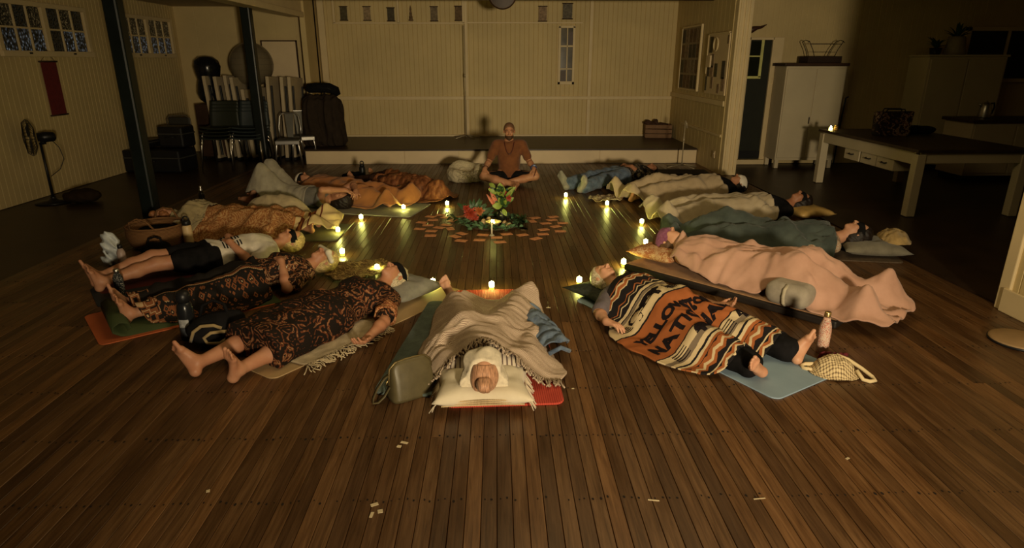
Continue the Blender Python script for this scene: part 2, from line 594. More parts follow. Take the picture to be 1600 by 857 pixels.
def orient(h, f, scale=1.0, hx=.72):
    """origin and heading of a lying person from where the head and the feet are"""
    d = np.array(h) - np.array(f); a = math.atan2(d[1], d[0]); d = d / np.linalg.norm(d)
    o = np.array(h) - d * hx * scale
    return (float(o[0]), float(o[1])), a

def mesh_co(o):
    n = len(o.data.vertices); c = np.empty(n * 3, np.float32); o.data.vertices.foreach_get('co', c); return c.reshape(-1, 3)

def person(label, xy, rz, J, skin, vox=.009, scale=1.0, z=0.0, **kw):
    root = thing('person', label, 'person', (xy[0], xy[1], z), rz, None, scale)
    pr = body_prims(J, **kw)
    b = sdf_obj('body', pr, vox, skin, root)
    return root, b

# ------------------------------------------------------------------ cloth laid over bodies
def cloud(prims, vox=.018, infl=0.0):
    F, lo, ax = sdf_field(prims, vox, infl)
    return surface_nets(F, lo, vox)[0]

class Drape:
    def __init__(s, clouds, lo, hi, step=.018, slope=1.5, blur=2, thick=.012, wr=.02, wdir=(5, 14), seed=0, zoff=0.0):
        s.lo = np.array(lo, float); s.step = step; s.wr = wr; s.wdir = wdir; s.seed = seed; s.thick = thick; s.boost = None
        n = np.ceil((np.array(hi) - s.lo) / step).astype(int) + 1
        H = np.full(n, zoff, np.float32)
        for c in clouds:
            ij = np.round((c[:, :2] - s.lo) / step).astype(int)
            ok = (ij >= 0).all(1) & (ij < n).all(1)
            np.maximum.at(H, tuple(ij[ok].T), c[ok][:, 2])
        raw = H.copy()
        for it in range(int(.45 / step)):
            P = np.pad(H, 1, constant_values=-9)
            for dx in (-1, 0, 1):
                for dy in (-1, 0, 1):
                    if dx or dy:
                        np.maximum(H, P[1 + dx:1 + dx + n[0], 1 + dy:1 + dy + n[1]] - slope * step * math.hypot(dx, dy), out=H)
        for it in range(blur):
            P = np.pad(H, 1, mode='edge')
            H = sum(P[1 + dx:1 + dx + n[0], 1 + dy:1 + dy + n[1]] for dx in (-1, 0, 1) for dy in (-1, 0, 1)) / 9
            H = np.maximum(H, raw)
        s.H = H; s.n = n
    def base(s, x, y):
        g = (np.array([x, y]) - s.lo) / s.step
        g = np.clip(g, 0, s.n - 1.001); i = g.astype(int); t = g - i
        H = s.H
        return float((H[i[0], i[1]] * (1 - t[0]) + H[i[0] + 1, i[1]] * t[0]) * (1 - t[1]) + (H[i[0], i[1] + 1] * (1 - t[0]) + H[i[0] + 1, i[1] + 1] * t[0]) * t[1])
    def z(s, x, y):
        h = s.base(x, y)
        q = mnoise.noise((x * 3.1 + s.seed, y * 3.1, s.seed * 1.7))
        a = mnoise.noise((x * s.wdir[0] + y * 2.2 + q * 1.6, y * s.wdir[1] - x * 3.0 + q * 1.6, s.seed))
        b = mnoise.noise((x * s.wdir[0] * 2.3 - y * 4, y * s.wdir[1] * 1.6 + x * 5 + q, s.seed + 9))
        w = (1 - abs(a) * 2.0) * .75 + max(b, 0) * .7
        k = 1.0 if s.boost is None or x > s.boost[0] else 1 + (s.boost[1] - 1) * min(1, (s.boost[0] - x) / .15)
        return h + s.thick + s.wr * k * max(w, -.1) * min(1.0, .45 + h * 4)
    def z0(s, x, y): return s.z(x, y)

def interp(rows, x):
    for a, b in zip(rows, rows[1:]):
        if (a[0] - x) * (b[0] - x) <= 0:
            t = 0 if a[0] == b[0] else (x - a[0]) / (b[0] - a[0])
            t2 = t * t * (3 - 2 * t)
            return [p + (q - p) * (t * .5 + t2 * .5) for p, q in zip(a[1:], b[1:])]
    return list(rows[-1][1:])

def cloth_obj(name, D, rows, ns, nt, mat, parent=None, ruffle=.015, solid=.008, seed=1.0, roundc=.06):
    """rows: (x, y_low, y_high) down the length of the cloth"""
    x0, x1 = rows[0][0], rows[-1][0]
    V, UV = [], []
    L = abs(x1 - x0)
    for i in range(ns + 1):
        s = i / ns
        x = x0 + (x1 - x0) * s
        a, b = interp(rows, x)
        ed = min(s, 1 - s) * L
        inset = 0.0
        if ed < roundc: inset = roundc - math.sqrt(max(roundc ** 2 - (roundc - ed) ** 2, 0))
        a += inset; b -= inset
        a += ruffle * mnoise.noise((x * 9, seed, 0)); b += ruffle * mnoise.noise((x * 9, seed + 5, 0))
        for j in range(nt + 1):
            t = j / nt
            y = a + (b - a) * t
            xx = x + ruffle * mnoise.noise((y * 9, seed + 3, s * 2.0)) * (1 if (i in (0, ns)) else .3)
            V.append((xx, y, D.z(xx, y)))
            UV.append((s * L, y))
    Q = []
    w = nt + 1
    up = (x1 - x0) > 0
    for i in range(ns):
        for j in range(nt):
            q = (i * w + j, (i + 1) * w + j, (i + 1) * w + j + 1, i * w + j + 1)
            Q.append(q if up else q[::-1])
    o = np_obj(name, V, Q, mat, parent, True, UV)
    if solid:
        m = o.modifiers.new('solid', 'SOLIDIFY'); m.thickness = solid; m.offset = 1
    return o

def place(o, root):
    o.location = root.location; o.rotation_euler = root.rotation_euler; o.scale = root.scale
    return o

def conform(name, mesh_v, mesh_f, D, mat, parent, lift=.011, grid=.02):
    """a flat outline cut into small facets and laid on the cloth"""
    bm = bmesh.new()
    vs = [bm.verts.new(v) for v in mesh_v]
    for f in mesh_f:
        try: bm.faces.new([vs[i] for i in f])
        except ValueError: pass
    xs = [v[0] for v in mesh_v]; ys = [v[1] for v in mesh_v]
    for ax, lo, hi in ((0, min(xs), max(xs)), (1, min(ys), max(ys))):
        c = math.ceil(lo / grid) * grid
        while c < hi:
            no = (1, 0, 0) if ax == 0 else (0, 1, 0); co = (c, 0, 0) if ax == 0 else (0, c, 0)
            bmesh.ops.bisect_plane(bm, geom=bm.verts[:] + bm.edges[:] + bm.faces[:], dist=1e-5, plane_co=co, plane_no=no)
            c += grid
    for v in bm.verts: v.co.z = D.z(v.co.x, v.co.y) + lift
    bmesh.ops.recalc_face_normals(bm, faces=bm.faces)
    me = bpy.data.meshes.new(name); bm.to_mesh(me); bm.free()
    me.materials.append(mat)
    o = bpy.data.objects.new(name, me)
    link(o, parent)
    m = o.modifiers.new('solid', 'SOLIDIFY'); m.thickness = .003; m.offset = 0
    return o

def text_mesh(body, size, offset=0.0, align='CENTER', spacing=1.0):
    cu = bpy.data.curves.new('lettering', 'FONT')
    cu.body = body; cu.size = size; cu.align_x = align; cu.offset = offset; cu.space_character = spacing
    cu.resolution_u = 3
    o = bpy.data.objects.new('lettering', cu)
    COL.objects.link(o)
    dg = bpy.context.evaluated_depsgraph_get()
    me = bpy.data.meshes.new_from_object(o.evaluated_get(dg))
    vs = [tuple(v.co) for v in me.vertices]; fs = [tuple(p.vertices) for p in me.polygons]
    bpy.data.objects.remove(o); bpy.data.meshes.remove(me)
    return vs, fs

def pillow(name, mat, parent, w, l, h, loc=(0, 0, 0), rz=0.0, n=22, seed=0.0, sag=0.0, trim=None, corner=.12):
    """cushion: x length l, y width w, puffed to h, pinched at the edges; dent sag in the middle"""
    V, Q = [], []
    def pt(u, v, top):
        e = (1 - abs(u) ** 3.2) * (1 - abs(v) ** 3.2)
        z = h / 2 * max(e, 0) ** .5
        k = 1 + corner * (abs(u) * abs(v)) ** 1.5 - .05 * (1 - abs(u * v))
        nz = mnoise.noise((u * 2.3 + seed, v * 2.3, seed)) * .12 * h * e
        if top: z = z + nz - sag * math.exp(-(u * u + v * v) * 4.5) + h / 2
        else: z = h / 2 - z
        return (u * l / 2 * k, v * w / 2 * k, z)
    for top in (1, 0):
        o = len(V)
        for i in range(n + 1):
            for j in range(n + 1):
                V.append(pt(i / n * 2 - 1, j / n * 2 - 1, top))
        for i in range(n):
            for j in range(n):
                a = o + i * (n + 1) + j
                q = (a, a + n + 1, a + n + 2, a + 1)
                Q.append(q if top else q[::-1])
    ob = np_obj(name, V, Q, mat, parent)
    bm = bmesh.new(); bm.from_mesh(ob.data)
    bmesh.ops.remove_doubles(bm, verts=bm.verts, dist=.0008)
    bm.to_mesh(ob.data); bm.free()
    ob.location = loc; ob.rotation_euler = (0, 0, rz)
    return ob

def mat_slab(name, mat, l, w, th, loc, rz, parent=None, r=.05, x0=None):
    """yoga mat with rounded corners; loc is its middle"""
    pl = []
    for cx, cy, a0 in ((l / 2 - r, w / 2 - r, 0), (-l / 2 + r, w / 2 - r, 90), (-l / 2 + r, -w / 2 + r, 180), (l / 2 - r, -w / 2 + r, 270)):
        for k in range(6):
            a = R(a0 + k * 18); pl.append((cx + r * math.cos(a), cy + r * math.sin(a)))
    mb = MB(); mb.prism(pl, 0, th)
    return mb.build(name, mat, parent, bevel=min(th * .3, .004), loc=loc, rot=(0, 0, rz))

def fringe(mb, p, d, ln, r=.0035, n=3, seed=0, z=None):
    """one tassel thread from p along d, wandering"""
    p = Vector(p); d = Vector(d).normalized(); sd = Vector((-d.y, d.x, 0))
    pts = [p]
    for i in range(1, n + 1):
        q = p + d * ln * i / n + sd * ln * .35 * mnoise.noise((seed * 3.7, i * 1.1, 0.3))
        q.z = max(.006, p.z * (1 - i / n) + .006) if z is None else z(q.x, q.y)
        pts.append(q)
    mb.tube(pts, r, 4)
# ------------------------------------------------------------------ materials of the place
def floor_mat():
    t = NT('old_floorboards')
    rnd = t.n('ObjectInfo').outputs['Random']
    v = t.n('TexCoord').outputs['Object']
    off = t.n('CombineXYZ', None, X=t.math('MULTIPLY', rnd, 40.0), Y=t.math('MULTIPLY', rnd, 93.0), Z=rnd)
    v = t.n('VectorMath', dict(operation='ADD'), _0=v, _1=off).outputs[0]
    mp = t.n('Mapping', None, _0=v); mp.inputs['Scale'].default_value = (34, 1.7, 1)
    g = t.noise(mp.outputs[0], 2.2, 6, .62, .6)
    mp2 = t.n('Mapping', None, _0=v); mp2.inputs['Scale'].default_value = (5, .8, 1)
    big = t.noise(mp2.outputs[0], 2.0, 3)
    c1 = t.ramp(g.outputs[0], [(.25, (.050, .022, .0075)), (.5, (.112, .056, .022)), (.78, (.175, .095, .042))])
    tone = t.ramp(rnd, [(0, (.50, .46, .44)), (.35, (.82, .78, .74)), (.7, (1.0, 1.0, 1.0)), (1, (1.3, 1.22, 1.1))])
    c = t.mix(1.0, c1, tone, 'MULTIPLY')
    stain = t.ramp(big.outputs[0], [(.32, (.55, .5, .47)), (.55, (1, 1, 1))])
    c = t.mix(.75, c, stain, 'MULTIPLY')
    scr = t.noise(t.coord('Object', (60, 2.2, 1)), 3, 5)
    c = t.mix(t.ramp(scr.outputs[0], [(.70, (0, 0, 0)), (.80, (.35, .35, .35))]), c, (.22, .13, .06))
    t.bump(g.outputs[0], .22, .003)
    rr = t.ramp(big.outputs[0], [(.3, (.30, .30, .30)), (.7, (.46, .46, .46))])
    return t.done(c, rr, spec=.42)
FLOOR = floor_mat()
CREAM = plain('aged_cream_paint', (.58, .455, .225), .6, 0, .10, 1.6, .05)
CREAM2 = plain('cream_trim_paint', (.66, .53, .31), .5, 0, .08, 3)
OFFW = plain('white_board_paint', (.68, .54, .34), .5, 0, .10, 2)
DARKWOOD = plain('dark_stained_timber', (.045, .022, .012), .45, 0, .3, 6)
POST = plain('dark_green_post_paint', (.006, .010, .009), .38, 0, .3, 5)
SHADOWGAP = plain('underfloor_black', (.006, .004, .003), .9)
VINYL = plain('worn_dark_floor', (.035, .019, .010), .42, 0, .35, 3)
CEIL = plain('ceiling_paint', (.42, .34, .22), .8)
BLACK = plain('black_plastic', (.010, .010, .011), .38, 0, .2)
BLACKCLOTH = cloth('black_cloth', (.012, .011, .012), (.006, .006, .006))
CHROME = plain('worn_chrome', (.62, .58, .50), .28, 1.0, .1)
STEEL = plain('brushed_steel', (.55, .53, .50), .32, 1.0, .1)

# ------------------------------------------------------------------ the setting
fl = struct(MB().span((-4.02, .4, -.06), (3.66, 10.9, -.022)).build('floor', SHADOWGAP))
BW = .0625
lane = 0
x = -3.98
boards = []
def board(x, y0, y1):
    mb = MB()
    w = BW - .0022; c = .0016
    p = [(-w / 2, -.021), (-w / 2, -c), (-w / 2 + c, 0), (w / 2 - c, 0), (w / 2, -c), (w / 2, -.021)]
    L = (y1 - y0) - .0018
    h = L / 2
    vs = [(a, -h, b) for a, b in p] + [(a, h, b) for a, b in p]
    fs = [(i, i + 1, i + 7, i + 6) for i in range(5)] + [(0, 1, 2, 3, 4, 5)[::1], (11, 10, 9, 8, 7, 6)]
    mb.add(vs, fs)
    o = mb.build('floor_board', FLOOR, fl, fixn=True)
    o.location = (x, (y0 + y1) / 2, random.uniform(-.0007, .0003))
JOIST = [2.12 + .4555 * (k - 4) for k in range(25)]
rest = MB()
nb = 0
while x < 3.62:
    ym = 1.3 if abs(x) < 2.0 else 1.3 + (abs(x) - 2.0) * .75
    js = [j for j in JOIST if ym + .9 < j < 10.4]
    k = 2 if lane % 5 < 3 else 1
    cuts = sorted(random.sample(js, min(k, len(js))))
    if len(cuts) == 2 and cuts[1] - cuts[0] < 1.2: cuts = cuts[:1]
    ys = [ym - .4] + cuts + [10.86]
    for a, b in zip(ys, ys[1:]):
        if nb < 298: board(x, a, b); nb += 1
        else: rest.box((x, (a + b) / 2, -.011), (BW - .003, b - a - .002, .022))
    x += BW; lane += 1
if rest.v:
    tag(rest.build('floor_board', FLOOR, fl), kind='stuff')
# rows of punched nails over the joists
nails = MB()
nx = -3.95
while nx < 3.6:
    for j in JOIST:
        if j > 8.5 or j < 1.6: continue
        for q in (-.017, .017):
            if random.random() < .8:
                r = random.uniform(.0028, .006); cx, cy = nx + q + random.uniform(-.005, .005), j + random.uniform(-.012, .012)
                e = random.uniform(1.0, 1.8)
                nails.add([(cx + r * math.cos(a), cy + r * e * math.sin(a), .0012) for a in [k * math.pi / 3 for k in range(6)]], [(0, 1, 2, 3, 4, 5)])
    nx += BW
tag(nails.build('nail_heads', plain('rusty_nail_holes', (.010, .006, .004), .8), fl), kind='stuff')
scuffs = MB()
for sx, sy, w, d in ((-.44, 2.53, .035, .014), (-.46, 2.50, .02, .016), (-.50, 2.10, .03, .016), (-.47, 2.06, .02, .02), (-.50, 2.04, .012, .03), (.62, 2.10, .045, .006), (.28, 3.5, .02, .012), (1.05, 2.1, .05, .005), (-1.2, 2.2, .014, .016), (.40, 3.02, .014, .008), (1.55, 2.36, .02, .01), (.36, 4.2, .03, .012)):
    scuffs.box((sx, sy, .0012), (w, d, .0016), random.uniform(-.5, .5))
tag(scuffs.build('paint_spots', plain('old_paint_drips', (.55, .45, .28), .7), fl), kind='stuff')

struct(MB().span((-6.05, .4, -.05), (-4.02, 13.1, -.006)).build('floor_left', VINYL))
struct(MB().span((3.66, .4, -.05), (9.3, 12.9, -.006)).build('floor_right', VINYL))
struct(MB().span((-4.02, 10.86, -.05), (-3.28, 13.1, -.006)).build('floor_rear', VINYL))

def groove_wall(name, a, b, z0, z1, mat, pitch=.088, depth=.007, rail=None, off=0):
    """tongue-and-groove boarding from a to b (plan points), face on the left hand of a->b"""
    a = Vector((*a, 0)); b = Vector((*b, 0)); d = (b - a); L = d.length; d.normalize(); nrm = Vector((-d.y, d.x, 0))
    n = max(1, int(L / pitch)); w = L / n
    prof = []
    for i in range(n):
        s = i * w
        prof += [(s, 0), (s + w - .012, 0), (s + w - .006, -depth), (s + w, 0)]
    vs, fs = [], []
    for z in (z0, z1):
        for s, q in prof: p = a + d * s + nrm * q; vs.append((p.x, p.y, z))
    m = len(prof)
    for i in range(m - 1): fs.append((i, i + 1, m + i + 1, m + i))
    # the back of the wall, to give it its thickness
    q = [a - nrm * .09, b - nrm * .09]
    o = len(vs)
    vs += [(q[0].x, q[0].y, z0), (q[1].x, q[1].y, z0), (q[1].x, q[1].y, z1), (q[0].x, q[0].y, z1)]
    fs += [(o + 1, o, o + 3, o + 2), (0, m, o + 3, o), (m - 1, o + 1, o + 2, 2 * m - 1)]
    mb = MB(); mb.add(vs, fs)
    return struct(mb.build(name, mat))

LX = -5.9
groove_wall('wall_left', (LX, 13.0), (LX, .6), 0, 2.75, CREAM, .09, .0035)
groove_wall('wall_rear_left', (-3.36, 12.6), (LX, 12.6), 0, 2.75, CREAM, .35, .003)
groove_wall('wall_back', (3.45, 12.85), (-3.36, 12.85), .2, 3.3, CREAM, .088)
groove_wall('wall_stage_left', (-3.36, 12.85), (-3.36, 12.0), .2, 3.3, CREAM, .3, .002)
groove_wall('wall_stage_right', (3.45, 9.78), (3.45, 12.85), 0, 3.3, CREAM, .19, .005)
groove_wall('wall_rear_right', (9.2, 10.85), (3.55, 10.85), 0, 3.3, CREAM, .09, .003)
groove_wall('wall_far_right', (9.2, .6), (9.2, 10.85), 0, 3.3, CREAM, .3, .003)
groove_wall('wall_right', (3.58, .7), (3.58, 4.08), 0, 3.3, CREAM, .088)
struct(MB().span((3.56, 4.04, 0), (3.69, 4.14, 3.3)).build('trim_1', CREAM2, bevel=.008))
struct(MB().span((3.545, .7, 0), (3.565, 4.08, .17)).build('baseboard_right', CREAM2, bevel=.006))
struct(MB().span((3.548, .7, .86), (3.57, 4.08, .93)).build('trim_2', CREAM2, bevel=.005))
# ceilings
struct(MB().span((-4.0, -2.5, 3.42), (3.7, 13.1, 3.5)).build('ceiling', CEIL))
struct(MB().span((-6.0, -2.5, 2.62), (-3.76, 13.1, 2.7)).build('ceiling_left', CEIL))
struct(MB().span((3.7, -2.5, 3.1), (9.4, 13.1, 3.2)).build('ceiling_right', CEIL))
# left header over the posts with its two mouldings
h = struct(MB().span((-3.80, .5, 2.44), (-3.40, 12.85, 3.45)).build('trim_3', CREAM2))
MB().span((-3.415, .5, 2.40), (-3.365, 12.82, 2.49)).build('moulding', CREAM2, h, bevel=.01)
# posts
def post(name, x, y, zt):
    o = struct(MB().span((x - .075, y - .075, 0), (x + .075, y + .075, zt)).build(name, POST, bevel=.022))
    return o
post('post_1', -3.86, 6.98, 2.5)
post('post_2', -3.80, 10.45, 2.5)
# white square pillar at the end of the stage wall
pl = struct(MB().span((3.46, 9.64, 0), (3.68, 9.80, 3.4)).build('pillar', CREAM2, bevel=.01))
for q in (3.50, 3.57, 3.635):
    MB().span((q - .014, 9.622, .05), (q + .014, 9.645, 3.35)).build('fluting', CREAM2, pl, bevel=.006)
# proscenium beam
struct(MB().span((-3.3, 10.72, 2.585), (3.5, 10.86, 2.82)).build('beam', DARKWOOD, bevel=.01))
# stage
st = struct(MB().span((-3.26, 10.9, 0), (3.44, 12.9, .225)).build('stage', OFFW))
sf = MB()
for k in range(16):
    y = 10.86 + k * .125
    MB().span((-3.28, y + .001, .226), (3.44, y + .124, .25)).build('stage_board', VINYL, st, bevel=.002)
for k in range(4):
    MB().span((-3.25 + k * 1.672, 10.884, .012), (-3.25 + (k + 1) * 1.672 - .006, 10.9, .224)).build('riser_panel', OFFW, st, bevel=.003)
MB().span((-.66, 10.874, .10), (-.42, 10.886, .22)).build('vent_panel', CREAM2, st, bevel=.003)
# back wall trims
struct(MB().span((-3.36, 12.82, .955), (3.45, 12.845, 1.02)).build('trim_4', CREAM2, bevel=.006))
struct(MB().span((-.60, 12.825, .25), (-.55, 12.85, 3.2)).build('trim_5', CREAM2, bevel=.004))
struct(MB().span((-.55, 12.825, 2.35), (1.65, 12.85, 2.375)).build('trim_6', CREAM2, bevel=.004))
struct(MB().span((-3.36, 12.80, .25), (3.45, 12.845, .285)).build('baseboard_back', CREAM2, bevel=.004))
struct(MB().span((-3.34, 12.78, .25), (-3.22, 12.84, 3.3)).build('trim_7', CREAM2, bevel=.008))
struct(MB().span((1.78, 12.825, .25), (1.84, 12.85, 3.2)).build('trim_8', CREAM2, bevel=.004))
# the rail and lower panelling of the stage right wall
struct(MB().span((3.425, 9.8, 1.02), (3.45, 12.84, 1.10)).build('trim_9', CREAM2, bevel=.006))
struct(MB().span((3.43, 9.8, .56), (3.45, 12.0, .60)).build('trim_10', CREAM2, bevel=.004))

# ---- windows high in the left wall
def pane_mat(name, col, s, scale):
    t = NT(name)
    v = t.coord('Object', (1, 1.0, .55))
    n1 = t.n('TexVoronoi', dict(feature='F1'), Vector=v, Scale=scale)
    n2 = t.noise(v, scale * .35, 3)
    k = t.math('MULTIPLY', t.math('POWER', t.math('SUBTRACT', 1.0, n1.outputs[0]), 5.0), t.math('POWER', n2.outputs[0], 2.0))
    t.bump(n1.outputs[0], .8, .01)
    t.b.inputs['Emission Color'].default_value = (*col, 1)
    t.set(t.b.inputs['Emission Strength'], t.math('MULTIPLY', k, s))  # outside light and glints in the glass are put in as emission
    return t.done((.012, .016, .016), .16, spec=.5)
PANE_BLUE = pane_mat('rippled_glass_with_outside_glow', (.66, .76, .84), .9, 42)
PANE_WARM = pane_mat('rippled_glass_with_amber_glints', (.9, .60, .22), .55, 60)
PANE_DARK = pane_mat('rippled_glass_night', (.25, .32, .30), .12, 50)
def window_unit(name, y0, y1, z0, z1, warm):
    X = LX + .012
    w = struct(MB().span((LX - .02, y0, z0), (X, y1, z1)).build(name, CREAM2))
    f = MB()
    for a, b in (((X, y0 - .06, z1 - .01), (X + .035, y1 + .06, z1 + .05)), ((X, y0 - .06, z0 - .07), (X + .05, y1 + .06, z0)), ((X, y0 - .06, z0), (X + .035, y0 + .01, z1)), ((X, y1 - .01, z0), (X + .035, y1 + .06, z1)), ((X, (y0 + y1) / 2 - .045, z0), (X + .035, (y0 + y1) / 2 + .045, z1))):
        f.span(a, b)
    f.build('window_frame', CREAM2, w, bevel=.005)
    for q in range(2):
        a0 = y0 + .03 if q == 0 else (y0 + y1) / 2 + .06
        a1 = (y0 + y1) / 2 - .06 if q == 0 else y1 - .03
        pw = (a1 - a0) / 3
        b = MB()
        for i in (1, 2): b.span((X, a0 + pw * i - .012, z0), (X + .022, a0 + pw * i + .012, z1))
        zm = z0 + (z1 - z0) * .5
        b.span((X, a0, zm - .012), (X + .020, a1, zm + .012))
        b.build('glazing_bar', CREAM2, w, bevel=.003)
        for i in range(3):
            for r in range(2):
                za, zb = (z0, zm) if r == 0 else (zm, z1)
                m = PANE_BLUE if r == 0 else (PANE_WARM if (i + q + warm) % 2 == 0 or warm else PANE_DARK)
                if r == 0 and (i, q) == (0, 1) and not warm: m = PANE_DARK
                MB().span((X - .006, a0 + pw * i, za), (X + .004, a0 + pw * (i + 1), zb)).build('pane', m, w)
        MB().box((X + .045, (a0 + a1) / 2, z0 - .03), (.03, .05, .022)).build('latch', BLACK, w, bevel=.004)
window_unit('window_1', 8.12, 9.80, 1.80, 2.34, 0)
window_unit('window_2', 10.72, 12.30, 1.80, 2.34, 1)
# narrow window in the back wall
w = struct(MB().span((1.21, 12.835, 1.27), (1.49, 12.852, 2.30)).build('window_3', CREAM2))
MB().span((1.235, 12.825, 1.30), (1.465, 12.836, 2.27)).build('pane', plain('night_glass', (.10, .085, .06), .12, 0, .5, 5), w)
f = MB()
for a, b in (((1.19, 12.81, 1.24), (1.51, 12.85, 1.29)), ((1.19, 12.81, 2.27), (1.51, 12.85, 2.31)), ((1.19, 12.81, 1.24), (1.235, 12.85, 2.3)), ((1.465, 12.81, 1.24), (1.51, 12.85, 2.3)), ((1.235, 12.815, 1.93), (1.465, 12.85, 1.96)), ((1.35, 12.815, 1.29), (1.37, 12.85, 2.27)), ((1.235, 12.815, 1.52), (1.465, 12.85, 1.54))):
    f.span(a, b)
f.build('window_frame', CREAM2, w, bevel=.004)
for a, b in (((1.37, 12.822, 1.97), (1.462, 12.828, 2.2)), ((1.24, 12.822, 1.3), (1.34, 12.828, 1.5))):
    MB().span(a, b).build('blind', DARKWOOD, w)
# framed upper panel of the back wall, left, two bays
struct(MB().span((-3.06, 12.80, 2.335), (-.60, 12.85, 2.365)).build('trim_11', CREAM2, bevel=.004))
for k, xx in enumerate((-3.06, -1.86, -.64)):
    struct(MB().span((xx, 12.80, 2.35), (xx + .04, 12.85, 2.9)).build('trim_%d' % (12 + k), CREAM2, bevel=.004))
PAPERS = [plain('faded_print_%d' % i, c, .8, 0, .5, 22) for i, c in enumerate(((.10, .085, .045), (.34, .25, .15), (.09, .075, .05), (.27, .20, .13), (.22, .17, .11), (.17, .11, .06), (.33, .23, .15), (.16, .14, .11)))]
lab = ['dark scroll picture nearest the left end of the upper wall', 'pale brown scroll picture second from the left end of the upper wall', 'dark scroll picture just left of the middle upright', 'small dark tower-shaped ornament right of the middle upright', 'pale mottled scroll picture second from the right in the framed row', 'dark brown scroll picture at the right end of the framed row', 'pinkish brown scroll picture alone between round plaque and narrow window', 'grey patterned picture directly above the narrow window']
for k, (xx, za, zb, w) in enumerate(((-2.855, 2.40, 2.64, .13), (-2.42, 2.40, 2.64, .13), (-1.975, 2.39, 2.62, .13), (-1.6, 2.39, 2.66, .05), (-1.165, 2.39, 2.64, .13), (-.695, 2.40, 2.65, .15), (.88, 2.39, 2.65, .15), (1.35, 2.43, 2.70, .18))):
    r = thing('wall_scroll' if k != 3 else 'wall_ornament', lab[k], 'picture' if k != 3 else 'ornament', (xx, 12.80, za), 0, 'small hangings along the upper back wall')
    if k != 3:
        MB().span((-w / 2, .018, 0), (w / 2, .026, zb - za)).build('paper', PAPERS[k], r)
        for zz in (0, zb - za): MB().cyl((-w / 2 - .012, .02, zz), (w / 2 + .012, .02, zz), .009, None, 8).build('rod', DARKWOOD, r, True)
    else:
        MB().lathe([(.035, 0), (.05, .01), (.03, .04), (.035, .07), (.02, .10), (.026, .13), (.012, .17), (.018, .2), (.003, .27)], (0, 0, 0), 10).build('tiered_spire', PAPERS[5], r, True)
r = thing('round_plaque', 'round dark brown wooden plaque hanging under the beam, cut by the top edge', 'plaque', (.10, 10.66, 2.66))
MB().lathe([(.0, .0), (.20, .0), (.225, .012), (.225, .03), (.20, .035), (.0, .035)], (0, 0, 0), 32, False).build('disc', DARKWOOD, r, True, rot=(R(90), 0, 0))
MB().torus((0, -.02, 0), .2, .016, 32, 8, Matrix.Rotation(R(90), 3, 'X')).build('rim', plain('plaque_rim', (.08, .035, .015), .4), r, True)

# door opening at the back right, darkness of the passage painted on a panel
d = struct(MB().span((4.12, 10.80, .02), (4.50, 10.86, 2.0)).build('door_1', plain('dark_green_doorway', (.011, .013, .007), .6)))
f = MB()
for a, b in (((4.48, 10.76, 0), (4.66, 10.86, 2.04)), ((3.98, 10.76, 0), (4.12, 10.86, 2.04)), ((3.98, 10.76, 2.0), (4.50, 10.86, 2.04)), ((3.98, 10.70, 0), (4.55, 10.86, .08))):
    f.span(a, b)
f.build('door_frame', CREAM2, d, bevel=.005)
GREENGL = emit('green_lit_glass', (.16, .17, .03), .12)
MB().span((4.10, 10.785, 1.42), (4.30, 10.80, 1.98)).build('window_pane', plain('night_glass_dark', (.012, .014, .008), .15), d)
f = MB()
for a, b in (((4.30, 10.77, 1.42), (4.345, 10.80, 2.0)), ((4.10, 10.77, 1.40), (4.345, 10.80, 1.44)), ((4.10, 10.775, 1.74), (4.30, 10.80, 1.76))):
    f.span(a, b)
f.build('sash', plain('sash_olive_lit', (.60, .60, .22), .5), d, bevel=.003)  # light from the next room is put into the sash colour
MB().span((4.12, 10.775, .10), (4.50, 10.80, .22)).build('kick_board', BLACK, d, bevel=.003)
r = thing('light_switch', 'small square light switch plate right of the open doorway', 'light switch', (4.58, 10.755, 1.38))
MB().span((-.045, -.008, -.06), (.045, 0, .06)).build('plate', CREAM2, r, bevel=.003)
MB().span((-.012, -.016, -.02), (.012, -.008, .02)).build('rocker', OFFW, r, bevel=.002)
r = thing('animal_horn', 'dark curved animal horn mounted above the doorway', 'horn', (4.02, 10.80, 2.13))
MB().tube([(0, 0, 0), (.08, -.05, .02), (.16, -.06, .05), (.24, -.05, .06), (.32, -.04, .10)], [.05, .05, .03, .018, .005], 10).build('horn', plain('dark_horn', (.05, .02, .012), .4), r, True)
MB().cyl((.0, .02, 0), (0, .04, 0), .07, None, 14).build('mount', DARKWOOD, r, True)
# ------------------------------------------------------------------ people, their clothes and covers
SK = skin_mat('fair_skin', (.52, .29, .18))
SK2 = skin_mat('tanned_skin', (.44, .22, .125))
SK3 = skin_mat('deep_tan_skin', (.36, .17, .09))
BLOND = hair_mat('blond_hair', (.52, .38, .16))
STRAW = hair_mat('strawberry_blond_hair', (.40, .20, .10))
BROWNH = hair_mat('brown_hair', (.10, .050, .022))
DARKH = hair_mat('black_hair', (.016, .010, .008))
GREYH = hair_mat('fair_grey_hair', (.50, .42, .28))
WHITEC = cloth('white_cotton', (.66, .60, .50))

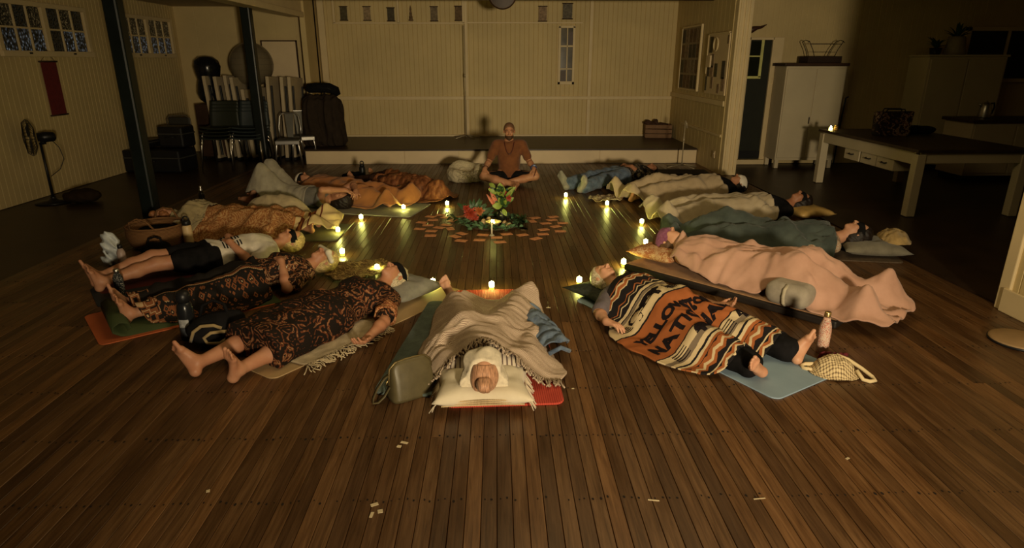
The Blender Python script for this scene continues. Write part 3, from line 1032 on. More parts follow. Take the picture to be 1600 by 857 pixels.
# ---- seated man at the head of the circle
J = dict(pel=(0, -.02, .12), chest=(0, 0, .41), neck=(0, .0, .60), head=(0, .02, .745), up=(0, 0, 1), face=(0, 1, -.03),
         hipP=(.09, 0, .11), hipN=(-.09, 0, .11), kneeP=(.36, .24, .15), kneeN=(-.36, .24, .15), ankP=(-.06, .40, .065), ankN=(.08, .30, .06),
         toeP=(-.3, .9, -.15), toeN=(.5, .7, -.15), shoP=(.185, -.01, .555), shoN=(-.185, -.01, .555), elbP=(.285, .02, .325), elbN=(-.285, .02, .325),
         wriP=(.345, .20, .245), wriN=(-.345, .20, .245), hdP=(.1, .75, -.5), hdN=(-.1, .75, -.5), pnP=(0, -.5, -1), pnN=(0, -.5, -1), curlP=.45, curlN=.45)
m, b = person('bald bearded man in brown t-shirt and black shorts sitting cross-legged facing the circle', (.17, 9.02), R(180), J, SK2, .008)
sdf_obj('shirt', torso_prims(J, sleeve=.72), .009, cloth('rust_brown_cotton', (.185, .068, .028)), m, .009, [((0, 0, .105), (0, 0, -1))], .003)
sdf_obj('shorts', leg_prims(J, .72), .009, BLACKCLOTH, m, .006, [((0, 0, .20), (0, 0, 1))], .003)
u, f, s = frame(J['up'], J['face']); C = np.array(J['head'])
mm = np.stack([s, f, u])
sdf_obj('beard', [el(C + f * .022 - u * .045, (.059, .067, .070), .02, mm), ball(C + f * .062 - u * .096, .023)], .006, plain('dark_stubble', (.06, .028, .014), .8, 0, .4, 60), m, .005,
        [(C - u * .056, u), (C + f * .00, -f)], .001)
sdf_obj('cropped_hair', [el(C - f * .012 + u * .035, (.073, .094, .082), .02, mm)], .007, plain('shaved_hair', (.17, .085, .045), .6, 0, .2, 40), m, .003, [(C + u * .045 + f * .06, unit(f - u * .9)), (C - u * .02, -u)])
e = MB()
for q in (-1, 1): e.ell(C + s * .030 * q + f * .0865 + u * .001, (.009, .005, .0045), 10, 6)
e.build('eyes', plain('dark_eye', (.02, .012, .01), .2), m, True)
e = MB()
for q in (-1, 1): e.tube([C + s * .016 * q + f * .093 + u * .019, C + s * .032 * q + f * .093 + u * .025, C + s * .048 * q + f * .081 + u * .019], [.004, .0045, .002], 6)
e.build('eyebrows', plain('brow', (.06, .03, .015), .8), m, True)
n = MB()
pts = []
for k in range(21):
    a = k / 20
    pts.append((.068 * math.cos(math.pi * a) * (1 - .15 * math.sin(math.pi * a)), .055 + .085 * math.sin(math.pi * a) ** .7, .60 - .16 * math.sin(math.pi * a) ** 1.3))
n.tube(pts, .0055, 6).build('bead_necklace', plain('dark_red_beads', (.06, .012, .010), .35), m, True)
MB().torus((-.338, .178, .258), .037, .010, 20, 8, Matrix.Rotation(R(62), 3, 'X')).build('watch_strap', plain('blue_watch_strap', (.03, .05, .16), .4), m, True)
MB().cyl((-.345, .192, .29), (-.347, .196, .302), .021, .019, 16).build('watch_face', plain('watch_glass', (.25, .32, .55), .12), m, True)
MB().torus((.335, .175, .26), .034, .006, 18, 6, Matrix.Rotation(R(62), 3, 'X')).build('wrist_beads', plain('wood_beads', (.05, .02, .01), .5), m, True)
MB().torus((-.352, .27, .20), .055, .005, 18, 6, Matrix.Rotation(R(70), 3, 'Y')).build('mala_loop', plain('mala_beads', (.09, .02, .015), .5), m, True)

def lying(label, h, ft, J, skin, scale=1.0, vox=.010, **kw):
    xy, a = orient(h, ft, scale)
    return person(label, xy, a, J, skin, vox, scale, **kw)

# ---- R1: jeans and patterned top, farthest right
J = lie(head=(.72, .02, .115), face=(.1, -.35, 1), elbP=(.26, .30, .06), wriP=(.22, .10, .23), hdP=(-.2, -1, 0), pnP=(0, 0, -1), elbN=(.26, -.30, .06), wriN=(.18, -.08, .235), hdN=(-.1, 1, 0), pnN=(0, 0, -1), kneeP=(-.42, .10, .13), kneeN=(-.42, -.11, .12))
p, b = lying('person in blue jeans and camouflage-like top lying uncovered, farthest right by the stage', (2.32, 9.42), (1.02, 8.42), J, SK3, 1.03, .011)
DENIM = cloth('washed_denim', (.14, .19, .26), (.055, .08, .13), 18)
sdf_obj('jeans', leg_prims(J, 1.93, 1.05, .02), .011, DENIM, p, .008, [((.08, 0, 0), (1, 0, 0))], .007)
sdf_obj('shirt', torso_prims(J, sleeve=1.6), .011, batik('mottled_dark_top', (.012, .012, .012), (.12, .09, .06), (.42, .36, .26), 16, 12, amount=.5), p, .014, [((-.02, 0, 0), (-1, 0, 0)), ((.545, 0, 0), (1, 0, 0))], .005)
SOCK = cloth('grey_sock', (.30, .28, .24))
for k in 'PN': sdf_obj('sock', foot_prims(np.array(J['ank' + k]), (-1, 0, 0), J['toe' + k], -1 if k == 'P' else 1), .010, SOCK, p, .012)
hair_obj(J, DARKH, p, .009, 'long')

# ---- R2: beige blanket, white band
J = lie(elbN=(.20, -.30, .06), wriN=(.02, -.33, .06), kneeP=(-.40, .12, .20), kneeN=(-.42, -.12, .13), elbP=(.2, .28, .06), head=(.72, .02, .13), face=(.25, .15, 1))
p, b = lying('person in black top under smooth beige blanket with white head cloth', (3.22, 8.25), (1.50, 7.80), J, SK2, 1.04, .011)
sdf_obj('shirt', torso_prims(J, sleeve=.8), .011, BLACKCLOTH, p, .012, [((.55, 0, 0), (1, 0, 0))], .004)
hair_obj(J, DARKH, p, .009, 'long')
mask_obj(J, plain('white_satin', (.72, .66, .56), .4), p, .009, 'head_cloth', (-.03, .075), .014)
D = Drape([mesh_co(b)], (-1.3, -.8), (.9, .8), .02, 1.15, 3, .014, .030, (4, 11), 2.0)
BEIGE = cloth('beige_fleece', (.50, .39, .25), (.38, .29, .18), 5, 300, .15)
bl = cloth_obj('blanket', D, [(.36, -.33, .28), (.2, -.38, .40), (-.3, -.46, .46), (-.7, -.42, .42), (-.98, -.30, .38)], 90, 60, BEIGE)
tag(place(bl, p), 'smooth beige blanket over the person with the white head cloth', 'blanket', 'blankets')
pc = thing('shawl', 'crumpled cream patterned shawl at the feet of the person with the white head cloth', 'shawl', (1.47, 7.90, 0), R(190))
D2 = Drape([], (-.4, -.3), (.4, .3), .02, 1, 1, .008, .075, (7, 9), 4.0)
cloth_obj('shawl_cloth', D2, [(-.10, -.14, .14), (.1, -.16, .16), (.32, -.08, .12)], 34, 28, batik('cream_shawl', (.22, .15, .08), (.50, .42, .28), (.58, .50, .36), 14, 10, amount=.4), pc)

# ---- R3: pale beige blanket, gold pillow
J = lie(head=(.74, 0, .17), neck=(.57, 0, .115), face=(.35, -.1, 1), kneeP=(-.42, .13, .16), kneeN=(-.42, -.12, .15), elbN=(.22, -.28, .06), wriN=(.12, -.12, .2), hdN=(-.2, 1, .2), pnN=(0, 0, -1))
p, b = lying('dark-haired person in black top under pale beige blanket, head on gold pillow', (3.42, 6.97), (1.76, 6.74), J, SK3, 1.02, .011)
sdf_obj('shirt', torso_prims(J, sleeve=1.5), .011, BLACKCLOTH, p, .014, [((.565, 0, 0), (1, 0, 0))], .004)
hair_obj(J, DARKH, p, .009, 'long', infl=.022)
mask_obj(J, BLACKCLOTH, p, .009)
D = Drape([mesh_co(b)], (-1.3, -.8), (.9, .8), .02, 1.15, 3, .014, .034, (4, 12), 5.0)
bl = cloth_obj('blanket', D, [(.33, -.30, .24), (.25, -.36, .33), (-.2, -.42, .40), (-.6, -.47, .42), (-1.02, -.34, .36)], 90, 60, cloth('pale_beige_fleece', (.48, .40, .28), (.36, .29, .19), 5, 300, .15))
tag(place(bl, p), 'pale beige blanket over the person on the gold pillow', 'blanket', 'blankets')
g = pillow('pillow', plain('gold_satin', (.46, .30, .10), .38, 0, .2, 8, .1), None, .42, .40, .13, (3.50, 6.93, .004), R(12), 16, 3)
tag(g, 'gold satin pillow under the head beside the pale beige blanket', 'pillow')

# ---- R4: dark teal blanket, eye mask, floral shirt
J = lie(head=(.73, 0, .19), neck=(.565, 0, .125), face=(.18, 0, 1), kneeP=(-.40, .12, .26), kneeN=(-.42, -.12, .16), chest=(.36, 0, .135), elbN=(.22, -.28, .07), wriN=(.10, -.10, .22), hdN=(-.1, 1, .2), pnN=(0, 0, -1), elbP=(.22, .28, .07), wriP=(.12, .10, .22), hdP=(-.1, -1, .2), pnP=(0, 0, -1))
p, b = lying('person with black eye mask and floral shirt under dark teal blanket, face up in profile', (3.27, 5.50), (1.72, 5.78), J, SK, 1.0, .008)
FLORAL = batik('faded_floral', (.44, .36, .26), (.36, .17, .09), (.50, .40, .27), 15, 14, amount=.45)
sdf_obj('shirt', torso_prims(J, sleeve=1.4), .009, FLORAL, p, .013, [((.57, 0, 0), (1, 0, 0))], .004)
hair_obj(J, DARKH, p, .008, 'long', infl=.016)
mask_obj(J, BLACKCLOTH, p, .007, h=(-.022, .045))
D = Drape([mesh_co(b)], (-1.3, -.8), (.9, .8), .02, 1.2, 2, .014, .042, (4.5, 10), 8.0)
TEAL = cloth('dark_teal_fleece', (.074, .092, .082), (.038, .050, .046), 5, 260, .2)
bl = cloth_obj('blanket', D, [(.50, -.24, .24), (.40, -.42, .34), (0, -.48, .40), (-.5, -.46, .44), (-1.0, -.36, .40)], 96, 62, TEAL)
tag(place(bl, p), 'dark teal blanket over the person with the black eye mask at right', 'blanket', 'blankets')
tag(mat_slab('exercise_mat', plain('brown_woven_mat', (.10, .07, .045), .9, 0, .3, 40), 1.8, .62, .010, (2.72, 5.62, 0), R(-10)), 'dark brown mat under the teal blanket and grey-green cushion', 'mat')
g = pillow('cushion', cloth('grey_green_linen', (.22, .20, .15)), None, .44, .50, .13, (3.40, 5.47, .012), R(-10), 18, 5)
tag(g, 'flat grey-green cushion under the masked head at right', 'cushion')
gp = thing('towel', 'rumpled mustard towel rolled behind the masked head on the grey-green cushion', 'towel', (3.63, 5.50, .085), R(70))
D2 = Drape([np.array([(x * .02, y * .02, .075 * max(0, 1 - (x / 9) ** 2 - (y / 6) ** 2) ** .5 + .02) for x in range(-9, 10) for y in range(-6, 7)])], (-.3, -.3), (.3, .3), .02, 3, 1, .01, .04, (9, 13), 3)
cloth_obj('towel_cloth', D2, [(-.19, -.10, .10), (0, -.14, .13), (.19, -.08, .10)], 34, 26, cloth('mustard_towel', (.44, .30, .12), None, 30), gp)

# ---- R5: pink blanket, purple eye wrap, bolster
J = lie(head=(.72, 0, .225), neck=(.565, 0, .175), pel=(0, 0, .17), chest=(.36, 0, .185), hipP=(0, .085, .165), hipN=(0, -.085, .165), shoP=(.48, .165, .165), shoN=(.48, -.165, .165), elbP=(.22, .21, .13), elbN=(.22, -.21, .13), wriP=(.05, .12, .26), hdP=(-.2, -1, 0), pnP=(0, 0, -1), wriN=(.05, -.10, .275), hdN=(-.2, 1, 0), pnN=(0, 0, -1),
        kneeP=(-.40, .10, .29), kneeN=(-.40, -.10, .29), ankP=(-.78, .12, .12), ankN=(-.78, -.12, .12), toeP=(-.8, .6, .3), toeN=(-.8, -.6, .3), face=(.12, -.10, 1))
xy, a = orient((1.46, 5.14), (2.62, 3.86), 1.0)
PW = cloth('purple_knit', (.24, .085, .15), (.15, .045, .09), 60, 500, .5)
p, b = person('person with purple knitted eye wrap tucked under a pink blanket, head on patterned pillow', xy, a, J, SK, .008, 1.02)
hair_obj(J, BROWNH, p, .008, 'long', infl=.012)
mask_obj(J, PW, p, .007, 'eye_wrap', (-.03, .066), .014)
BO = np.array([(x * .02 - .42, y * .02, .215) for x in range(-6, 7) for y in range(-15, 12)])
D = Drape([mesh_co(b), BO], (-1.4, -.8), (.9, .8), .02, 1.6, 2, .012, .030, (4.5, 9), 11.0, .05)
D.boost = (-.72, 2.6)
PINK = cloth('pink_fleece', (.50, .30, .225), (.40, .23, .165), 6, 260, .15)
bl = cloth_obj('blanket', D, [(.60, -.12, .12), (.53, -.25, .25), (.1, -.33, .31), (-.22, -.30, .31), (-.34, -.30, .27), (-.50, -.32, .27), (-.62, -.36, .36), (-.9, -.34, .36), (-1.08, -.26, .27)], 110, 60, PINK)
# the blanket stops at the mat edge and falls to the floor beyond the mat's end
tag(place(bl, p), 'pink fleece blanket over the person with the purple eye wrap', 'blanket', 'blankets')
d = np.array([math.cos(a), math.sin(a)])
cm = np.array(xy) + d * .05
fm = thing('floor_mattress', 'thin dark foam mattress with tan top under the pink blanket', 'mattress', (cm[0], cm[1], 0), a)
MB().span((-.86, -.40, .002), (.86, .365, .056)).build('base', plain('black_vinyl', (.018, .014, .012), .5), fm, bevel=.012)
MB().span((-.85, -.385, .0565), (.85, .345, .064)).build('top_cover', cloth('tan_canvas', (.36, .20, .10)), fm, bevel=.004)
hp = np.array(xy) + d * .76
g = thing('pillow', 'orange and cream patterned pillow under the purple eye wrap', 'pillow', (hp[0], hp[1], .0645), a)
pillow('pillow_cover', batik('orange_damask', (.32, .12, .05), (.50, .30, .14), (.60, .46, .28), 22, 12, amount=.42), g, .46, .40, .13, (0, 0, 0), 0, 18, 2, .02)
kp = np.array(xy) - d * .46
g = thing('bolster', 'grey rounded bolster with handle strap sticking out under the pink blanket', 'bolster', (kp[0], kp[1], .0645), a)
GREYB = cloth('grey_canvas', (.34, .30, .24))
_b = MB().span((-.155, -.30, .0), (.155, .40, .165)).build('bolster_cover', GREYB, g, True, bevel=.07)
_b.modifiers['bevel'].segments = 6
MB().tube([(0, .36, .155), (0, .402, .13), (0, .412, .085), (0, .402, .04), (0, .37, .012)], .012, 8).build('handle', cloth('pale_webbing', (.50, .44, .32)), g, True)

# ---- R6: man under the lettered blanket
J = lie(head=(.74, 0, .165), neck=(.58, 0, .125), face=(.22, -.05, 1), pel=(0, 0, .125), chest=(.36, 0, .14), elbP=(.36, .36, .06), wriP=(.17, .45, .075), hdP=(-.8, -.25, .0), pnP=(0, .2, -1), curlP=.4,
        elbN=(.20, -.40, .07), wriN=(-.03, -.47, .07), hdN=(-.6, -.45, .1), pnN=(-.1, .1, 1), curlN=.55, toeP=(-.2, .75, .6), toeN=(-.3, -.55, .75), ankP=(-.84, .14, .07), ankN=(-.84, -.24, .075), kneeP=(-.43, .16, .11), kneeN=(-.43, -.18, .11))
p, b = lying('fair-haired man in grey t-shirt and black trousers under a lettered bear-pattern blanket', (.80, 4.42), (1.52, 3.21), J, SK, .92, .0055, stout=1.08)
sdf_obj('shirt', torso_prims(J, stout=1.08, sleeve=.85), .008, cloth('grey_violet_cotton', (.115, .095, .105), (.085, .07, .08)), p, .014, [((.56, 0, 0), (1, 0, 0))], .005)
sdf_obj('trousers', leg_prims(J, 1.88, 1.12, .022), .009, BLACKCLOTH, p, .008, [((.05, 0, 0), (1, 0, 0))], .005)
hair_obj(J, GREYH, p, .007, 'long', infl=.012)
def stripes_mat():
    """woven bands down the length of the blanket, zigzags between them"""
    t = NT('woven_bear_blanket')
    uv = t.n('TexCoord').outputs['UV']
    sp = t.n('SeparateXYZ', None, _0=uv)
    u, v = sp.outputs[0], sp.outputs[1]
    zig = t.math('MULTIPLY', t.math('PINGPONG', v, .035), .7)
    wob = t.math('MULTIPLY', t.math('SUBTRACT', t.noise(uv, 26, 3).outputs[0], .5), .016)
    uu = t.math('ADD', u, wob)
    K = (.013, .011, .012); CR = (.52, .41, .25); OR = (.30, .095, .030); BR = (.10, .035, .015); GR = (.17, .13, .09)
    L = 1.27
    def rr(x, st): return t.ramp(t.math('DIVIDE', x, L), [(p / L, c) for p, c in st], 'CONSTANT')
    base = rr(uu, [(0, K), (.10, OR), (.115, K), (.22, CR), (.24, K), (.31, CR), (.335, K), (.345, GR), (.37, CR), (.52, K), (.535, OR), (.895, K), (.905, CR), (.96, GR), (1.0, CR), (1.03, K), (1.045, CR), (1.065, OR), (1.085, K), (1.19, CR), (1.2, K)])
    zz = rr(t.math('ADD', uu, zig), [(0, K), (.135, CR), (.15, OR), (.175, CR), (.185, K), (.25, OR), (.262, K), (.28, CR), (.29, K), (1.10, OR), (1.13, CR), (1.15, OR), (1.17, K), (1.215, OR), (1.235, CR), (1.25, K)])
    in1 = t.math('MULTIPLY', t.math('GREATER_THAN', u, .115), t.math('LESS_THAN', u, .31))
    in2 = t.math('MULTIPLY', t.math('GREATER_THAN', u, 1.09), t.math('LESS_THAN', u, 1.19))
    in3 = t.math('GREATER_THAN', u, 1.2)
    k = t.math('ADD', t.math('ADD', in1, in2), in3)
    c = t.mix(k, base, zz)
    t.bump(t.n('TexWave', dict(bands_direction='DIAGONAL'), Vector=uv, Scale=180.0).outputs[1], .25, .004)
    return t.done(c, .92, spec=.12)
D = Drape([cloud(torso_prims(J, stout=1.08, sleeve=.05) + leg_prims(J, 1.88, 1.0, .012), .018, .006)], (-1.2, -.9), (.9, .9), .018, 1.15, 3, .012, .024, (4, 8), 14.0)
YB = stripes_mat()
bl = cloth_obj('blanket', D, [(.50, -.20, .14), (.42, -.36, .24), (.24, -.42, .37), (.05, -.44, .52), (-.2, -.50, .54), (-.5, -.48, .50), (-.66, -.44, .42), (-.75, -.38, .30)], 100, 80, YB)
tag(place(bl, p), 'lettered bear-pattern blanket in orange black and cream over the fair-haired man', 'blanket', 'blankets')
INK = cloth('black_woven_letters', (.014, .010, .012), None, 30)
for body, x0, size, sp_ in (('YELLOWSTONE', -.19, .102, .98), ('NATIONAL', -.345, .122, 1.1)):
    vs, fs = text_mesh(body, size, .006, 'CENTER', sp_)
    conform('lettering', [(x0 + y, (.08 if size < .11 else .13) - x, 0) for x, y, z in vs], fs, D, INK, bl, .012)
BEAR = [(-.11, .0), (-.105, .035), (-.085, .06), (-.05, .066), (0, .062), (.04, .072), (.075, .066), (.095, .06), (.105, .066), (.112, .052), (.13, .036), (.125, .024), (.10, .022), (.09, -.0), (.092, -.036), (.066, -.036), (.06, -.004), (.0, -.006), (-.045, -.006), (-.05, -.036), (-.078, -.036), (-.08, -.004)]
for x0, y0, k, fl_ in ((.045, -.22, 1.1, 1), (.045, .20, 1.1, 1), (-.465, -.26, .9, 1), (-.465, .14, .9, 1)):
    vs = [(x0 + y * k, y0 - x * k * fl_, 0) for x, y in BEAR]
    conform('bear_figure', vs, [tuple(range(len(vs)))], D, INK, bl, .011)
for x0, y0 in ((.05, -.02), (.05, .38), (-.46, .36), (-.46, -.06)):
    vs, fs = [], []
    for q in range(4):
        o = len(vs); vs += [(x0 - .03 + q * .019, y0 - .05, 0), (x0 - .024 + q * .019, y0 - .05, 0), (x0 - .024 + q * .019, y0 + .05, 0), (x0 - .03 + q * .019, y0 + .05, 0)]; fs.append((o, o + 1, o + 2, o + 3))
    conform('ground_lines', vs, fs, D, INK, bl, .011)
tag(mat_slab('exercise_mat', plain('pale_blue_foam', (.23, .32, .41), .75, 0, .08, 5), 1.72, .62, .008, (1.27, 3.76, 0), math.atan2(4.42 - 3.21, .80 - 1.52)), 'pale blue exercise mat under the lettered bear-pattern blanket', 'mat')
g = pillow('cushion', cloth('dark_green_tweed', (.045, .050, .038), (.02, .024, .02), 40), None, .40, .42, .075, (.80, 4.42, .009), math.atan2(1.18, -.77), 18, 7)
tag(g, 'dark green-grey cushion under the fair-haired man beside a candle', 'cushion')
# ---- C: the person nearest the camera, crown towards us
J = lie(head=(.72, 0, .215), neck=(.575, 0, .14), face=(-.12, 0, 1), up=(1, 0, .12), kneeP=(-.42, .26, .13), kneeN=(-.42, -.17, .13), ankP=(-.80, .27, .06), ankN=(-.84, -.24, .085), toeP=(-.6, .75, .25), toeN=(-.35, -.45, .85),
        elbP=(.24, .31, .08), wriP=(.02, .30, .08), elbN=(.24, -.31, .08), wriN=(.05, -.14, .24), hdN=(-.3, 1, 0), pnN=(0, 0, -1))
xy, a = orient((-.075, 2.87), (-.12, 4.27), .88)
p, b = person('strawberry-blond person with hair bun under cream knitted blanket, crown nearest the camera', xy, a, J, SK, .0055, .88)
u, f, s = frame(J['up'], J['face']); C = np.array(J['head']); mm = np.stack([s, f, u])
sdf_obj('shirt', torso_prims(J, sleeve=1.4), .009, None, p, .014, [((.585, 0, 0), (1, 0, 0))], .004)
def pin_mat(name, a, b, sc, thin=.12, coord='Object', d='X', dist=1.0):
    t = NT(name)
    v = t.coord(coord)
    w = t.n('TexWave', dict(bands_direction=d), Vector=v, Scale=sc, Distortion=dist)
    nz = t.noise(v, 7, 3)
    c = t.ramp(w.outputs[1], [(0, b), (thin, b), (thin + .25, a)])
    c = t.mix(.35, c, t.ramp(nz.outputs[0], [(.3, (.6, .55, .5)), (.7, (1, 1, 1))]), 'MULTIPLY')
    t.bump(t.math('ADD', w.outputs[1], t.noise(v, 120, 2).outputs[0]), .4, .004)
    return t.done(c, .92, spec=.12)
[c for c in p.children if c.name.startswith('shirt')][0].data.materials.append(pin_mat('striped_cotton_shirt', (.52, .45, .36), (.10, .07, .06), 11, .12, 'Object', 'Y', .3))
GING = hair_mat('ginger_hair', (.44, .23, .13))
GING.node_tree.nodes['Mapping'].inputs['Scale'].default_value = (10, 95, 10)
sdf_obj('hair', [el(C - f * .014 + u * .036, (.073, .094, .082), .02, mm), ball(C + u * .140 - f * .030, .034, .006), ball(C + u * .165 - f * .028, .022, .006)], .0045, GING, p, .011, [(C + f * .05 + u * .02, unit(f - u * .25))], .003, (20, 110, 20))
MB().torus(C + u * .104 - f * .034, .036, .006, 20, 6, Matrix(np.stack([s, f, u]).T.tolist())).build('hair_tie', plain('dark_hair_tie', (.03, .012, .01), .6), p, True)
sdf_obj('hood', [el(C - f * .012 + u * .025, (.076, .097, .085), .02, mm), rc(C + s * .085 - u * .03 - f * .02, .03, C + s * .10 + u * .05 - f * .06, .022, .03), rc(C - s * .085 - u * .03 - f * .02, .03, C - s * .10 + u * .05 - f * .06, .022, .03), rc(C + s * .05 + f * .06 - u * .02, .045, C - s * .05 + f * .06 - u * .02, .045, .03), ball(C + f * .09 - u * .03, .035, .03)], .007, cloth('cream_towelling', (.62, .54, .40), None, 40, 260, .5), p, .016, [(C + u * .055, u)], .006, (40, 36, 30))
D = Drape([mesh_co(b)], (-1.2, -.8), (.9, .8), .018, .85, 4, .014, .030, (8, 4), 17.0)
KNIT = pin_mat('cream_herringbone_knit', (.58, .47, .36), (.20, .12, .09), 42, .18, 'UV', 'X', .6)
rows = [(.52, -.46, .49), (.40, -.45, .53), (.15, -.42, .46), (-.2, -.38, .42), (-.5, -.36, .48), (-.70, -.27, .48), (-.80, -.16, .46), (-.90, -.10, .44)]
bl = cloth_obj('blanket', D, rows, 110, 84, KNIT)
# folded-back top edge dips at the neck
for v in bl.data.vertices:
    if v.co.x > .1:
        q = max(0, 1 - abs(v.co.y) / .26); v.co.x -= .13 * q * (v.co.x - .1) / .42
        v.co.z = D.z(v.co.x, v.co.y)
tag(place(bl, p), 'cream knitted blanket with tasselled edge over the person nearest the camera', 'blanket', 'blankets')
fr = MB()
for k in range(64):
    y = -.45 + .93 * k / 63
    x = .515 - .13 * max(0, 1 - abs(y) / .26)
    base = (x, y, D.z(x, y) + .01)
    fringe(fr, base, (1, random.uniform(-.5, .5), 0), random.uniform(.06, .085), random.uniform(.006, .0085), 3, k, lambda X, Y: D.z(X, Y) + .012)
tag(fr.build('fringe', pin_mat('fringe_wool', (.56, .45, .33), (.12, .08, .06), 60, .3), bl, True), kind='stuff')
rm = tag(mat_slab('exercise_mat', None, 1.72, .62, .012, (.0, 3.70, 0), R(-88)), 'red ribbed exercise mat under the person nearest the camera', 'mat')
t = NT('red_ribbed_foam')
w = t.n('TexWave', dict(bands_direction='Y'), Vector=t.coord('Object'), Scale=28.0)
t.bump(w.outputs[1], .6, .006)
rm.data.materials.append(t.done(t.ramp(t.noise(t.coord(), 5, 3).outputs[0], [(.3, (.40, .045, .028)), (.7, (.55, .075, .045))]), .75))
tag(mat_slab('floor_rug', cloth('teal_grey_rug', (.10, .13, .12), (.06, .08, .075), 20), 1.35, .50, .016, (-.34, 3.62, .001), R(-97)), 'teal-grey folded rug showing left of the cream knitted blanket', 'rug')
dj = thing('denim_jacket', 'crumpled denim jacket half under the right edge of the cream knitted blanket', 'jacket', (.28, 3.62, .012), R(-74))
D2 = Drape([np.array([(x * .02, y * .015, .075 * max(0, 1 - (y / 6) ** 2) ** .5 + .02) for x in range(-19, 20) for y in range(-6, 7)])], (-.5, -.3), (.5, .3), .018, 2, 1, .01, .035, (8, 12), 6)
cloth_obj('jacket_cloth', D2, [(-.33, -.10, .12), (.1, -.11, .11), (.30, -.07, .06)], 44, 24, DENIM, dj)
MB().tube([(.29, -.07, .05), (.30, 0, .085), (.29, .06, .05)], .014, 8).build('cuff', DENIM, dj, True)
g = thing('pillow', 'cream cushion with beaded border under the hair bun nearest the camera', 'pillow', (-.085, 2.93, .013), R(-88))
pillow('pillow_cover', cloth('cream_cotton', (.60, .53, .40), (.50, .43, .31), 6, 300, .2), g, .46, .34, .135, (0, 0, 0), 0, 26, 9, .035, corner=.10)
bd = MB()
for k in range(60):
    y = -.205 + .41 * k / 59
    for q in range(3):
        bd.ell((.150 + .004 * q + .012 * (1 - (y / .25) ** 2), y, .030 + .014 * q + .012 * (1 - (y / .25) ** 2)), (.006, .005, .005), 6, 4)
tag(bd.build('beaded_border', plain('cream_beads', (.48, .36, .20), .5), g, True), kind='stuff')
TASS = cloth('cream_tassels', (.60, .50, .36))
for sgn in (-1, 1):
    fr = MB()
    for k in range(22):
        x = -.15 + .31 * k / 21
        fringe(fr, (x, sgn * .224, .06), (.25, sgn, 0), random.uniform(.03, .05), .0035, 2, k + sgn * 40)
    tag(fr.build('fringe', TASS, g, True), kind='stuff')

# ---- L1: woman in the brown batik dress
J = lie(head=(.72, 0, .185), neck=(.565, 0, .13), face=(.2, .1, 1), elbN=(.20, -.36, .065), wriN=(-.01, -.42, .05), hdN=(-.9, -.1, -.1), pnN=(0, .35, 1), curlN=.55,
        elbP=(.24, .28, .08), wriP=(.1, .12, .22), hdP=(-.2, -1, 0), pnP=(0, 0, -1), ankP=(-.85, .15, .07), ankN=(-.78, -.13, .07), kneeP=(-.44, .13, .105), kneeN=(-.42, -.14, .10), toeP=(-.55, .55, .75), toeN=(-.35, -.25, .95))
p, b = lying('woman in brown batik dress with black eye band, bare feet nearest the camera at left', (-.77, 4.42), (-1.60, 3.12), J, SK2, .95, .0055, female=True)
BAT1 = batik('brown_curl_batik', (.012, .008, .006), (.115, .036, .015), (.27, .13, .06), 8.0, 30, amount=.56)
tp = torso_prims(J, True, 1.05, .75)
tp += [rc((-.02, .07, .11), .14, (-.62, .12, .095), .125, .06), rc((-.02, -.07, .11), .14, (-.62, -.11, .095), .125, .06), rc((-.1, 0, .10), .14, (-.64, 0, .09), .11, .06)]
sdf_obj('dress', tp, .008, BAT1, p, .016, [((-.585, 0, 0), (-1, 0, 0)), ((.55, 0, 0), (1, 0, 0)), ((0, 0, .014), (0, 0, -1))], .007, (20, 26, 20))
sdf_obj('sleeve_trim', [rc((.36, -.26, .085), .062, (.26, -.32, .075), .075, .03)], .008, batik('orange_floral_trim', (.20, .07, .03), (.44, .17, .06), (.52, .30, .15), 16, 14, amount=.4), p, .008, [((.26, -.32, .07), unit((-.8, -.5, 0))), ((.35, -.26, .07), unit((.8, .5, 0)))], .006, (40, 40, 40))
hair_obj(J, GREYH, p, .007, 'long', infl=.010)
mask_obj(J, BLACKCLOTH, p, .006, 'eye_band', (.008, .062), .012)
aL1 = math.atan2(4.42 - 3.12, -.77 + 1.60)
tag(mat_slab('exercise_mat', plain('tan_foam', (.38, .26, .13), .7, 0, .12, 6), 1.72, .60, .007, (-.99, 4.02, 0), R(54)), 'tan exercise mat under the woman in the brown batik dress', 'mat')
rg = thing('throw_rug', 'cream fringed throw between tan mat and the brown batik dress', 'throw', (-1.12, 3.84, .008), aL1)
D2 = Drape([], (-1, -.6), (.8, .6), .03, 1, 1, .005, .012, (6, 9), 21)
cloth_obj('throw_cloth', D2, [(.22, -.30, .20), (0, -.31, .20), (-.46, -.32, .20)], 50, 34, cloth('cream_wool', (.50, .40, .26)), rg, .012, .005)
fr = MB()
for k in range(80):
    x = -.46 + .68 * k / 79
    fringe(fr, (x, -.305, .012), (random.uniform(-.7, .4), -1, 0), random.uniform(.06, .12), .0035, 4, k)
tag(fr.build('fringe', cloth('cream_wool_fringe', (.60, .48, .30)), rg, True), kind='stuff')
g = pillow('cushion', cloth('grey_linen', (.24, .23, .19), (.17, .165, .14)), None, .40, .40, .13, (-.71, 4.46, .009), aL1 - .1, 20, 12)
tag(g, 'grey cushion under the head of the woman in the brown batik dress', 'cushion')

